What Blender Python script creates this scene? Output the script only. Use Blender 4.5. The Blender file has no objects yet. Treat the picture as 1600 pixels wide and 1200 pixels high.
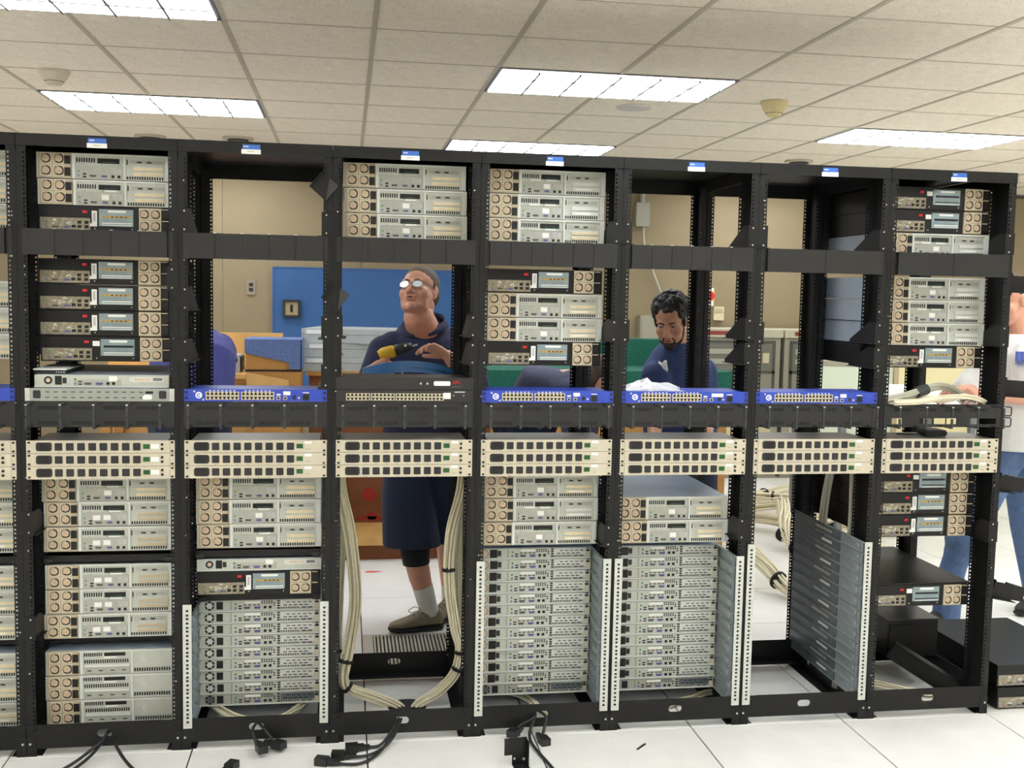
import bpy, math, random
from mathutils import Vector, Matrix, Euler

scene = bpy.context.scene
COL = scene.collection
rnd = random.Random(7)
PI = math.pi

# ------------------------------------------------------------------ camera
def camera_matrix(pos, yaw, pitch, roll):
    f = Vector((math.sin(yaw) * math.cos(pitch), math.cos(yaw) * math.cos(pitch), math.sin(pitch)))
    r = Vector((math.cos(yaw), -math.sin(yaw), 0))
    u = r.cross(f)
    c, s = math.cos(roll), math.sin(roll)
    rr, uu = c * r + s * u, -s * r + c * u
    m = Matrix(((rr.x, uu.x, -f.x, pos[0]), (rr.y, uu.y, -f.y, pos[1]), (rr.z, uu.z, -f.z, pos[2]), (0, 0, 0, 1)))
    return m
cam_data = bpy.data.cameras.new('camera')
cam = bpy.data.objects.new('camera', cam_data)
COL.objects.link(cam)
cam_data.sensor_fit = 'HORIZONTAL'
cam_data.sensor_width = 36.0
cam_data.lens = 1658.18 * 36.0 / 1600.0
cam_data.clip_start = 0.05
cam.matrix_world = camera_matrix((-0.7242, -3.7499, 1.619), 0.1563, -0.0838, 0.0195)
scene.camera = cam

# ------------------------------------------------------------------ world, exposure
world = bpy.data.worlds.new('world'); scene.world = world
world.use_nodes = True
world.node_tree.nodes['Background'].inputs[0].default_value = (0.8, 0.82, 0.85, 1)
world.node_tree.nodes['Background'].inputs[1].default_value = 0.05
scene.view_settings.view_transform = 'Standard'
scene.view_settings.look = 'None'
scene.view_settings.exposure = 0.48
scene.view_settings.gamma = 1.0
scene.view_settings.use_curve_mapping = False
scene.cycles.max_bounces = 12
scene.cycles.diffuse_bounces = 8
TUBE_POWER = 9.0          # emission of the fluorescent lenses in the ceiling fixtures

# ------------------------------------------------------------------ materials
def lin(c):
    return tuple(((v / 255.0) / 12.92 if v / 255.0 <= 0.04045 else ((v / 255.0 + 0.055) / 1.055) ** 2.4) for v in c)
MATS = {}
def mat(name, rgb, rough=0.55, metal=0.0, var=0.0, scale=40.0, bump=0.0, emit=0.0, spec=0.5, stretch=None, alpha=1.0, trans=0.0, speck=None):
    if name in MATS: return MATS[name]
    m = bpy.data.materials.new(name); m.use_nodes = True
    nt = m.node_tree; b = nt.nodes['Principled BSDF']
    c = lin(rgb)
    b.inputs['Base Color'].default_value = (*c, 1)
    b.inputs['Roughness'].default_value = rough
    b.inputs['Metallic'].default_value = metal
    b.inputs['Specular IOR Level'].default_value = spec
    if trans: b.inputs['Transmission Weight'].default_value = trans
    if alpha < 1: b.inputs['Alpha'].default_value = alpha
    if emit:
        b.inputs['Emission Color'].default_value = (*c, 1)
        b.inputs['Emission Strength'].default_value = emit
    if var or bump or speck:
        tc = nt.nodes.new('ShaderNodeTexCoord')
        mp = nt.nodes.new('ShaderNodeMapping')
        nt.links.new(tc.outputs['Object'], mp.inputs['Vector'])
        if stretch: mp.inputs['Scale'].default_value = stretch
        nz = nt.nodes.new('ShaderNodeTexNoise')
        nz.inputs['Scale'].default_value = scale
        nz.inputs['Detail'].default_value = 4.0
        nt.links.new(mp.outputs['Vector'], nz.inputs['Vector'])
        if var:
            rp = nt.nodes.new('ShaderNodeValToRGB')
            rp.color_ramp.elements[0].position = 0.3
            rp.color_ramp.elements[1].position = 0.7
            rp.color_ramp.elements[0].color = tuple(max(0, x * (1 - var)) for x in c) + (1,)
            rp.color_ramp.elements[1].color = tuple(min(1, x * (1 + var)) for x in c) + (1,)
            nt.links.new(nz.outputs['Fac'], rp.inputs['Fac'])
            out = rp.outputs['Color']
            if speck:
                n2 = nt.nodes.new('ShaderNodeTexNoise'); n2.inputs['Scale'].default_value = speck[1]; n2.inputs['Detail'].default_value = 2
                nt.links.new(tc.outputs['Object'], n2.inputs['Vector'])
                r2 = nt.nodes.new('ShaderNodeValToRGB')
                r2.color_ramp.elements[0].position = speck[2]; r2.color_ramp.elements[1].position = speck[2] + 0.04
                nt.links.new(n2.outputs['Fac'], r2.inputs['Fac'])
                mx = nt.nodes.new('ShaderNodeMixRGB')
                nt.links.new(r2.outputs['Color'], mx.inputs['Fac'])
                nt.links.new(out, mx.inputs['Color1'])
                mx.inputs['Color2'].default_value = (*lin(speck[0]), 1)
                out = mx.outputs['Color']
            nt.links.new(out, b.inputs['Base Color'])
        if bump:
            bp = nt.nodes.new('ShaderNodeBump'); bp.inputs['Strength'].default_value = bump; bp.inputs['Distance'].default_value = 0.004
            nt.links.new(nz.outputs['Fac'], bp.inputs['Height'])
            nt.links.new(bp.outputs['Normal'], b.inputs['Normal'])
    MATS[name] = m
    return m

M_BLACK = mat('black_powder_coat', (25, 25, 25), 0.5, 0, 0.12, 25, 0.05, spec=0.3)
M_BLACK2 = mat('black_satin_steel', (22, 22, 23), 0.4, 0, 0.1, 30, spec=0.35)
M_DARK = mat('dark_void_plastic', (16, 16, 17), 0.6)
M_CHARC = mat('charcoal_plastic', (36, 37, 40), 0.5, 0, 0.1, 60)
M_ZINC = mat('zinc_plated_steel', (205, 208, 202), 0.35, 0.35, 0.08, 30)
M_RAIL = mat('slide_rail_steel', (160, 170, 173), 0.35, 0.35, 0.15, 20)
M_RAILD = mat('slide_rail_dark_steel', (100, 110, 116), 0.35, 0.35, 0.15, 20)
M_SILV = mat('server_grey_steel', (192, 196, 186), 0.42, 0.1, 0.06, 30)
M_SILVB = mat('server_bright_steel', (212, 216, 210), 0.38, 0.1, 0.05, 30)
M_LID = mat('server_lid_steel', (176, 190, 204), 0.32, 0.2, 0.08, 14)
M_PLATE = mat('io_plate_grey', (174, 176, 166), 0.45, 0.1, 0.08, 50)
M_CREAM = mat('warm_nickel_steel', (192, 178, 150), 0.4, 0.1, 0.08, 40)
M_TAN = mat('fan_hub_tan', (216, 190, 162), 0.5, 0, 0.1, 60)
M_SLOT = mat('brass_tinted_slot_cover', (224, 210, 176), 0.4, 0.1, 0.08, 30)
M_PDU = mat('cream_enamel', (204, 196, 175), 0.45, 0, 0.03, 30)
M_PDUTOP = mat('grey_galvanised_lid', (140, 138, 128), 0.4, 0.4, 0.1, 25)
M_WHITE = mat('white_paper', (240, 240, 236), 0.7)
M_PRINT = mat('grey_print', (120, 122, 122), 0.7)
M_GREEN = mat('green_rocker', (30, 88, 40), 0.35)
M_PS2G = mat('green_port_plastic', (70, 150, 100), 0.5)
M_PS2P = mat('purple_port_plastic', (120, 110, 170), 0.5)
M_VGA = mat('blue_port_plastic', (84, 88, 144), 0.45)
M_SER = mat('serial_port_grey', (80, 84, 80), 0.5)
M_RED = mat('red_tab', (205, 24, 26), 0.45)
M_BLUE = mat('royal_blue_enamel', (48, 74, 182), 0.4, 0, 0.05, 30)
M_PORT = mat('beige_port_housing', (205, 196, 168), 0.5)
M_PCI = mat('blue_grey_bracket_steel', (142, 160, 166), 0.32, 0.4, 0.12, 40)
M_GOLD = mat('gold_connector', (190, 160, 100), 0.4, 0.3, 0.2, 80)
M_IOSH = mat('io_shield_tinplate', (150, 142, 122), 0.35, 0.4, 0.3, 90)
M_STB = mat('sticker_blue', (58, 110, 200), 0.5)

# ------------------------------------------------------------------ mesh building
class MB:
    def __init__(s): s.v = []; s.f = []; s.smooth = False
    def add(s, v, f):
        o = len(s.v); s.v += [tuple(p) for p in v]; s.f += [tuple(i + o for i in q) for q in f]; return s
    def box(s, x0, x1, y0, y1, z0, z1, M=None):
        v = [Vector(p) for p in ((x0,y0,z0),(x1,y0,z0),(x1,y1,z0),(x0,y1,z0),(x0,y0,z1),(x1,y0,z1),(x1,y1,z1),(x0,y1,z1))]
        if M: v = [M @ p for p in v]
        return s.add(v, [(0,3,2,1),(4,5,6,7),(0,1,5,4),(1,2,6,5),(2,3,7,6),(3,0,4,7)])
    def bevbox(s, x0, x1, y0, y1, z0, z1, b, M=None):
        "box with chamfered vertical-plane (xz) outline"
        pts = [(x0+b,z0),(x1-b,z0),(x1,z0+b),(x1,z1-b),(x1-b,z1),(x0+b,z1),(x0,z1-b),(x0,z0+b)]
        return s.prism_y(pts, y0, y1, M)
    def prism_y(s, pts, y0, y1, M=None):
        n = len(pts)
        v = [Vector((x, y0, z)) for x, z in pts] + [Vector((x, y1, z)) for x, z in pts]
        if M: v = [M @ p for p in v]
        f = [tuple(range(n)), tuple(range(2*n-1, n-1, -1))]
        f += [(i, n+i, n+(i+1) % n, (i+1) % n) for i in range(n)]
        return s.add(v, f)
    def prism_x(s, pts, x0, x1, M=None):
        n = len(pts)
        v = [Vector((x0, y, z)) for y, z in pts] + [Vector((x1, y, z)) for y, z in pts]
        if M: v = [M @ p for p in v]
        f = [tuple(range(n-1, -1, -1)), tuple(range(n, 2*n))]
        f += [(i, (i+1) % n, n+(i+1) % n, n+i) for i in range(n)]
        return s.add(v, f)
    def prism_z(s, pts, z0, z1, M=None):
        n = len(pts)
        v = [Vector((x, y, z0)) for x, y in pts] + [Vector((x, y, z1)) for x, y in pts]
        if M: v = [M @ p for p in v]
        f = [tuple(range(n-1, -1, -1)), tuple(range(n, 2*n))]
        f += [(i, (i+1) % n, n+(i+1) % n, n+i) for i in range(n)]
        return s.add(v, f)
    def cyl_y(s, x, z, r, y0, y1, n=14, r2=None):
        r2 = r if r2 is None else r2
        v = [(x + r*math.cos(2*PI*i/n), y0, z + r*math.sin(2*PI*i/n)) for i in range(n)]
        v += [(x + r2*math.cos(2*PI*i/n), y1, z + r2*math.sin(2*PI*i/n)) for i in range(n)]
        return s.add(v, [tuple(range(n)), tuple(range(2*n-1, n-1, -1))] + [(i, n+i, n+(i+1) % n, (i+1) % n) for i in range(n)])
    def ring_y(s, x, z, r0, r1, y0, y1, n=16, a0=0.0, a1=2*PI):
        "flat annulus (or arc) with thickness, axis y"
        full = abs(a1 - a0 - 2*PI) < 1e-6
        k = n if full else n + 1
        v = []
        for i in range(k):
            a = a0 + (a1-a0)*i/n; c, q = math.cos(a), math.sin(a)
            v += [(x+r0*c,y0,z+r0*q),(x+r1*c,y0,z+r1*q),(x+r1*c,y1,z+r1*q),(x+r0*c,y1,z+r0*q)]
        f = []
        for i in range(n):
            a = 4*i; b = 4*((i+1) % k)
            f += [(a,a+1,b+1,b),(a+1,a+2,b+2,b+1),(a+2,a+3,b+3,b+2),(a+3,a,b,b+3)]
        if not full: f += [(0,3,2,1),(4*n,4*n+1,4*n+2,4*n+3)]
        return s.add(v, f)
    def cyl_z(s, x, y, r, z0, z1, n=20, r2=None):
        r2 = r if r2 is None else r2
        v = [(x + r*math.cos(2*PI*i/n), y + r*math.sin(2*PI*i/n), z0) for i in range(n)]
        v += [(x + r2*math.cos(2*PI*i/n), y + r2*math.sin(2*PI*i/n), z1) for i in range(n)]
        return s.add(v, [tuple(range(n-1, -1, -1)), tuple(range(n, 2*n))] + [(i, (i+1) % n, n+(i+1) % n, n+i) for i in range(n)])
    def tube(s, pts, r, n=8, flat=None):
        pts = [Vector(p) for p in pts]
        rr = r if isinstance(r, (list, tuple)) else [r]*len(pts)
        o = len(s.v); up = Vector((0.13, 0.21, 1)).normalized()
        for i, p in enumerate(pts):
            t = (pts[min(i+1, len(pts)-1)] - pts[max(i-1, 0)]).normalized()
            a = t.cross(up)
            if a.length < 0.05: a = t.cross(Vector((1, 0.1, 0)))
            a.normalize(); b = t.cross(a)
            for k in range(n):
                q = 2*PI*k/n
                s.v.append(tuple(p + a*math.cos(q)*rr[i] + b*math.sin(q)*rr[i]*(flat or 1)))
        for i in range(len(pts)-1):
            for k in range(n):
                s.f.append((o+i*n+k, o+i*n+(k+1) % n, o+(i+1)*n+(k+1) % n, o+(i+1)*n+k))
        s.f.append(tuple(o+k for k in range(n-1, -1, -1)))
        s.f.append(tuple(o+(len(pts)-1)*n+k for k in range(n)))
        return s
    def ball(s, c, r, nu=14, nv=9, M=None):
        if not isinstance(r, (list, tuple)): r = (r, r, r)
        c = Vector(c); v = []
        for j in range(1, nv):
            th = PI*j/nv
            for i in range(nu):
                ph = 2*PI*i/nu
                q = Vector((r[0]*math.sin(th)*math.cos(ph), r[1]*math.sin(th)*math.sin(ph), r[2]*math.cos(th)))
                v.append(c + (M @ q if M else q))
        tq, bq = Vector((0,0,r[2])), Vector((0,0,-r[2]))
        v += [c + (M @ tq if M else tq), c + (M @ bq if M else bq)]
        t, b = len(v)-2, len(v)-1; f = []
        for j in range(nv-2):
            for i in range(nu):
                f.append((j*nu+i, (j+1)*nu+i, (j+1)*nu+(i+1) % nu, j*nu+(i+1) % nu))
        for i in range(nu):
            f.append((t, i, (i+1) % nu)); f.append((b, (nv-2)*nu+(i+1) % nu, (nv-2)*nu+i))
        return s.add(v, f)
    def mesh(s, name, m=None):
        me = bpy.data.meshes.new(name); me.from_pydata(s.v, [], s.f); me.update()
        if s.smooth:
            for p in me.polygons: p.use_smooth = True
        if m: me.materials.append(m)
        return me
    def build(s, name, m, parent=None, loc=None, kind=None):
        return put(name, s.mesh(name, m), parent, loc, kind)

def put(name, me, parent=None, loc=None, kind=None):
    o = bpy.data.objects.new(name, me); COL.objects.link(o)
    if parent is not None: o.parent = parent
    if loc is not None: o.location = loc
    if kind: o['kind'] = kind
    return o
def empty(name, loc=(0,0,0), rz=0.0):
    o = bpy.data.objects.new(name, None); COL.objects.link(o)
    o.empty_display_size = 0.05
    o.location = loc; o.rotation_euler = (0, 0, rz)
    return o
def tag(o, label, cat, group=None):
    o['label'] = label; o['category'] = cat
    if group: o['group'] = group
    return o
def copy_tree(o, parent=None):
    c = o.copy(); COL.objects.link(c); c.parent = parent
    for k in ('label', 'group'):
        pass
    for ch in list(o.children): copy_tree(ch, c)
    return c
def spline(pts, n=8):
    "Catmull-Rom through pts"
    P = [Vector(p) for p in pts]; out = []
    for i in range(len(P)-1):
        p0, p1, p2, p3 = P[max(i-1,0)], P[i], P[i+1], P[min(i+2, len(P)-1)]
        for k in range(n):
            t = k/n
            out.append(0.5*((2*p1) + (p2-p0)*t + (2*p0-5*p1+4*p2-p3)*t*t + (3*p1-p0-3*p2+p3)*t**3))
    out.append(P[-1]); return out
ORD = ['topmost','second','third','fourth','fifth','sixth','seventh','eighth','ninth','tenth','eleventh','twelfth','thirteenth','fourteenth']
def ordinal(i, n):
    if n == 1: return 'only'
    if i == n-1: return 'lowest'
    if i == 0: return 'topmost'
    if n == 3: return 'middle'
    return ORD[i] + ' from top'

# ------------------------------------------------------------------ room
TILE = 0.6096
FX0, FY0 = -0.6401, 1.2041      # one floor grid corner
CX0, CY0 = -0.6142, 0.8006      # one ceiling grid corner
HC = 2.706
X0, X1, Y0, Y1 = -6.1, 9.0, -6.6, 6.05
M_FLOOR = mat('floor_tile_laminate', (234, 234, 231), 0.38, 0, 0.03, 9, 0, speck=((212, 207, 198), 75, 0.69))
M_SEAM = mat('floor_seam_dark', (36, 35, 34), 0.8)
M_CEIL = mat('ceiling_tile_mineral', (242, 234, 218), 0.9, 0, 0.05, 14, 0.15, speck=((188, 176, 156), 160, 0.63))
M_GRID = mat('ceiling_grid_enamel', (190, 184, 168), 0.5)
M_WALL = mat('beige_wall_panel', (141, 127, 99), 0.75, 0, 0.025, 6)
M_WALLP = mat('beige_paint', (226, 218, 200), 0.8, 0, 0.02, 5)  # paler than the panels so the unseen walls bounce more light
M_DTRIM = mat('dark_trim', (58, 54, 50), 0.6)

floor = MB().box(X0, X1, Y0, Y1, -0.12, -0.006).build('floor', M_SEAM); floor['kind'] = 'structure'
tile_me = MB()
def slab(g, z0, z1, bev):
    a, b = g, TILE - g
    v = [(a,a,z0),(b,a,z0),(b,b,z0),(a,b,z0),(a,a,z1-bev),(b,a,z1-bev),(b,b,z1-bev),(a,b,z1-bev),
         (a+bev,a+bev,z1),(b-bev,a+bev,z1),(b-bev,b-bev,z1),(a+bev,b-bev,z1)]
    f = [(0,3,2,1),(0,1,5,4),(1,2,6,5),(2,3,7,6),(3,0,4,7),(4,5,9,8),(5,6,10,9),(6,7,11,10),(7,4,8,11),(8,9,10,11)]
    return v, f
vt, ft = slab(0.0028, -0.006, 0.0, 0.0012)
tile_me.add(vt, ft); tile_mesh = tile_me.mesh('floor_tile', M_FLOOR)
VENT = (0, -1)      # perforated tile position (i, j) relative to the grid corner
rest = MB()
for i in range(-10, 17):
    for j in range(-14, 9):
        x, y = FX0 + i*TILE, FY0 + j*TILE
        if x < X0 + 0.01 or x + TILE > X1 or y < Y0 or y + TILE > Y1: continue
        if (i, j) == VENT: continue
        near = -3 <= i <= 7 and -4 <= j <= 7
        if near: put('floor_tile', tile_mesh, floor, (x, y, 0))
        else: rest.add([(a+x, b+y, c) for a, b, c in vt], ft)
rest.build('floor_tile_field', M_FLOOR, floor, kind='stuff')
# perforated airflow tile: a frame with slats
vx, vy = FX0 + VENT[0]*TILE, FY0 + VENT[1]*TILE
M_GRILLE = mat('airflow_grille_metal', (196, 192, 178), 0.4, 0.2)
gr = MB()
gr.box(0.002, TILE-0.002, 0.002, 0.05, -0.006, 0.0).box(0.002, TILE-0.002, TILE-0.012, TILE-0.002, -0.006, 0.0)
gr.box(0.002, 0.05, 0.05, TILE-0.012, -0.006, 0.0).box(TILE-0.05, TILE-0.002, 0.05, TILE-0.012, -0.006, 0.0)
gt = gr.build('airflow_tile_frame', M_GRILLE, floor, (vx, vy, 0))
bar_me = MB().box(-0.0045, 0.0045, 0.05, TILE-0.012, -0.006, -0.0005).mesh('grille_bar', M_GRILLE)
for k in range(30): put('grille_bar', bar_me, floor, (vx + 0.058 + k*0.017, vy, 0))

ceiling = MB().box(X0, X1, Y0, Y1, HC + 0.14, HC + 0.22).build('ceiling', M_CEIL); ceiling['kind'] = 'structure'
vc, fc = slab(0.004, HC + 0.004, HC + 0.016, 0.0)
vc = [(a, b, 2*HC + 0.02 - c) for a, b, c in vc]; fc = [tuple(reversed(q)) for q in fc]
ctile = MB().add(vc, fc).mesh('ceiling_tile', M_CEIL)
# light fixtures: 4 ft x 2 ft, staggered
# columns at ci = -3, 5 (x -2.44, 2.43) rows cj = -1, 3 ; column ci = 1 rows shifted by 2 ; and so on
LIGHTS = set()
for k in range(-2, 5):
    ci = -3 + 4*k
    sh = 2 if k % 2 else 0
    for m in range(-4, 3):
        LIGHTS.add((ci, -1 + 4*m + sh))
cover = set()
crest = MB()
for ci, cj in LIGHTS: cover |= {(ci, cj), (ci+1, cj)}
grid = MB()
for i in range(-10, 17):
    x = CX0 + i*TILE
    if X0 < x < X1: grid.box(x-0.011, x+0.011, Y0, Y1, HC, HC+0.012)
for j in range(-13, 10):
    y = CY0 + j*TILE
    if Y0 < y < Y1: grid.box(X0, X1, y-0.005, y+0.005, HC+0.002, HC+0.012)
for i in range(-10, 17):
    for j in range(-13, 9):
        x, y = CX0 + i*TILE, CY0 + j*TILE
        if x < X0 - TILE or x > X1 or y < Y0 - TILE or y > Y1: continue
        if (i, j) in cover: continue
        if -5 <= i <= 11 and -2 <= j <= 8 and x > X0 and x + TILE < X1 and y + TILE < Y1 + 0.05: put('ceiling_tile', ctile, ceiling, (x, y, 0))
        else: crest.add([(a+x, b+y, c) for a, b, c in vc], fc)
crest.build('ceiling_tile_field', M_CEIL, ceiling, kind='stuff')
grid.build('ceiling_grid', M_GRID, ceiling, kind='stuff')

M_LENS = mat('fluorescent_lens', (246, 250, 255), 0.5, emit=TUBE_POWER)
M_LOUV = mat('louvre_darkened_aluminium', (120, 128, 136), 0.35, 0.1)  # rib colour darkened so the grid shows against the glowing lens
M_HOUS = mat('fixture_housing_dark', (70, 70, 72), 0.6)
W4, D2 = 2*TILE, TILE
fr = MB()
fr.box(0.005, W4-0.005, 0.004, 0.022, HC-0.002, HC+0.09).box(0.005, W4-0.005, D2-0.022, D2-0.004, HC-0.002, HC+0.09)
fr.box(0.005, 0.022, 0.022, D2-0.022, HC-0.002, HC+0.09).box(W4-0.022, W4-0.005, 0.022, D2-0.022, HC-0.002, HC+0.09)
fr.box(0.005, W4-0.005, 0.004, D2-0.004, HC+0.09, HC+0.1)
fr_me = fr.mesh('housing', M_HOUS)
lens_me = MB().box(0.024, W4-0.024, 0.024, D2-0.024, HC-0.008, HC+0.016).mesh('lens', M_LENS)
lv = MB()
for k in range(1, 6): lv.box(W4*k/6-0.005, W4*k/6+0.005, 0.024, D2-0.024, HC-0.018, HC-0.008)
for k in range(1, 3): lv.box(0.024, W4-0.024, D2*k/3-0.006, D2*k/3+0.006, HC-0.018, HC-0.008)
lv_me = lv.mesh('louvre', M_LOUV)
seen_lights = {(-3, -1): 'bright ceiling light cut off by the top corner of the picture', (-3, 3): 'ceiling light above the fullest rack near a smoke detector',
    (1, 1): 'largest ceiling light, bright, above the rack tops in mid picture', (1, 5): 'far ceiling light half hidden behind the rack tops', (5, 3): 'ceiling light above the rack with empty rails'}
for ci, cj in sorted(LIGHTS):
    x, y = CX0 + ci*TILE, CY0 + cj*TILE
    if x < X0 or x + W4 > X1 or y < Y0 or y + D2 > Y1: continue
    t = empty('ceiling_light', (x, y, 0))
    put('housing', fr_me, t); put('lens', lens_me, t); put('louvre', lv_me, t)
    tag(t, seen_lights.get((ci, cj), 'recessed fluorescent ceiling light elsewhere in the room'), 'ceiling light', 'recessed ceiling lights')

def wall(name, x0, x1, y0, y1):
    o = MB().box(x0, x1, y0, y1, 0, HC+0.14).build(name, M_WALLP); o['kind'] = 'structure'; return o
wb = wall('wall_back', X0, X1, Y1, Y1+0.1)
wall('wall_left', X0-0.1, X0, Y0, Y1); wall('wall_right', X1, X1+0.1, Y0, Y1); wall('wall_front', X0, X1, Y0-0.1, Y0)
pw = 1.2192
pan_me = MB().box(0.003, pw-0.003, -0.02, 0, 0.1, HC-0.035).mesh('wall_panel', M_WALL)
for k in range(-4, 8):
    x = -0.62 + 0.03 + k*pw
    if x > X0 and x + pw < X1: put('wall_panel', pan_me, wb, (x, Y1, 0))
bb = MB().box(X0, X1, Y1-0.03, Y1-0.0205, 0, 0.1).build('baseboard_back', M_DTRIM); bb['kind'] = 'structure'
tr = MB().box(X0, X1, Y1-0.03, Y1, HC-0.033, HC-0.008).build('trim_1', M_DTRIM); tr['kind'] = 'structure'

# ceiling fittings
def smoke_detector(x, y, rgb, label, tall):
    m = mat('detector_plastic_%d' % rgb[2], rgb, 0.5)
    t = empty('smoke_detector', (x, y, HC))
    MB().cyl_z(0, 0, 0.075, -0.012, 0.002, 28).build('mounting_plate', m, t)
    b = MB().cyl_z(0, 0, 0.05, -tall, -0.012, 28, 0.072)
    b.build('sensor_body', m, t)
    MB().cyl_z(0, 0, 0.034, -tall-0.018, -tall, 20, 0.046).build('sensor_cap', m, t)
    MB().cyl_z(0, 0, 0.0475, -tall-0.002, -tall+0.004, 20).build('sensor_slot', M_CHARC, t)
    tag(t, label, 'smoke detector', 'smoke detectors')
smoke_detector(-2.198, 2.06, (214, 206, 186), 'off-white smoke detector beside the far ceiling light over the fullest rack', 0.05)
smoke_detector(1.607, 1.93, (212, 198, 150), 'yellowed smoke detector beside the largest ceiling light', 0.06)
t = empty('ceiling_speaker', (0.904, 2.287, HC))
M_SPK = mat('speaker_grille_white', (206, 202, 198), 0.6)
MB().cyl_z(0, 0, 0.1, -0.006, 0.003, 32).build('speaker_rim', M_SPK, t)
MB().cyl_z(0, 0, 0.085, -0.009, -0.004, 32).build('speaker_grille', M_SPK, t)
tag(t, 'round flush speaker grille in the ceiling beyond the largest light', 'speaker')
for x, y, lab in ((-2.123, 4.33, 'small ceiling vent disc above the fullest rack'), (-1.5, 4.24, 'small ceiling vent disc above the rack framing the blue-carpeted crate'), (2.776, 4.24, 'small ceiling vent disc above the rack with empty rails')):
    t = empty('ceiling_vent_disc', (x, y, HC))
    MB().cyl_z(0, 0, 0.11, -0.012, 0.003, 24).build('rim', M_GRID, t)
    MB().cyl_z(0, 0, 0.075, -0.02, -0.01, 24).build('disc', M_CHARC, t)
    tag(t, lab, 'ceiling vent', 'small round ceiling vents')

# ------------------------------------------------------------------ racks
P = 0.5144; U = 0.04445; Z0 = 0.966; HT = 2.118; DEPTH = 0.695
def zu(u): return Z0 + u*U
def rx(i): return (i-4)*P
WHERE = {0: 'cut-off end rack', 1: 'fullest rack', 2: 'rack framing the blue-carpeted crate', 3: 'rack framing the man in glasses',
         4: 'rack between the two faces', 5: 'rack framing the bearded man', 6: 'rack with only empty rails', 7: 'rack beside the white-shirted man'}
# ladder strip with real square holes, three per rack unit; local: x from 0..w, y 0..t
def ladder(w, z0, z1, hx0, hx1, t, hole=0.0095, x=0.0, y=0.0):
    b = MB()
    b.box(x, x+hx0, y, y+t, z0, z1).box(x+hx1, x+w, y, y+t, z0, z1)
    zs = []
    k0 = int(math.floor((z0-Z0)/U)) - 1
    for k in range(k0, k0 + 60):
        for q in (0.00635, 0.022225, 0.0381):
            z = Z0 + k*U + q
            if z0 + 0.012 < z < z1 - 0.012: zs.append(z)
    last = z0
    for z in zs:
        b.box(x+hx0, x+hx1, y, y+t, last, z-hole/2); last = z+hole/2
    b.box(x+hx0, x+hx1, y, y+t, last, z1)
    return b
FW = 0.0305; PD_ = 0.125
def post_mesh(front, side):
    # side +1: post at +x of the rack (flange reaches towards -x)
    if side < 0:
        b = ladder(FW, 0.0, 2.08, 0.021, 0.027, 0.0025, hole=0.0062, x=-P/2+0.0004, y=0.0 if front else DEPTH-0.0025)
        c = ladder(FW, 0.0, 2.08, 0.021, 0.027, 0.0025, hole=0.0062, x=-P/2+0.0004, y=PD_-0.0025 if front else DEPTH-PD_); b.add(c.v, c.f)
        b.box(-P/2+0.0004, -P/2+0.0029, 0.0025 if front else DEPTH-PD_, PD_ if front else DEPTH-0.0025, 0, 2.08)
    else:
        b = ladder(FW, 0.0, 2.08, 0.0035, 0.0095, 0.0025, hole=0.0062, x=P/2-0.0004-FW, y=0.0 if front else DEPTH-0.0025)
        c = ladder(FW, 0.0, 2.08, 0.0035, 0.0095, 0.0025, hole=0.0062, x=P/2-0.0004-FW, y=PD_-0.0025 if front else DEPTH-PD_); b.add(c.v, c.f)
        b.box(P/2-0.0029, P/2-0.0004, 0.0025 if front else DEPTH-PD_, PD_ if front else DEPTH-0.0025, 0, 2.08)
    return b.mesh('post', M_BLACK)
POST = {(f, s): post_mesh(f, s) for f in (True, False) for s in (-1, 1)}
def bar_pts_face(x0, x1, z0, z1, hole):
    "front bar plate with an oval slot in the middle: outline loops bridged"
    n = 8; cz = (z0+z1)/2 + 0.004; hw, hh = 0.026, 0.013
    oval = [(hw-hh+hh*math.cos(a), cz+hh*math.sin(a)) for a in [PI*k/n - PI/2 for k in range(n+1)]]
    oval += [(-(hw-hh)+hh*math.cos(a), cz+hh*math.sin(a)) for a in [PI*k/n + PI/2 for k in range(n+1)]]
    return oval
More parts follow.
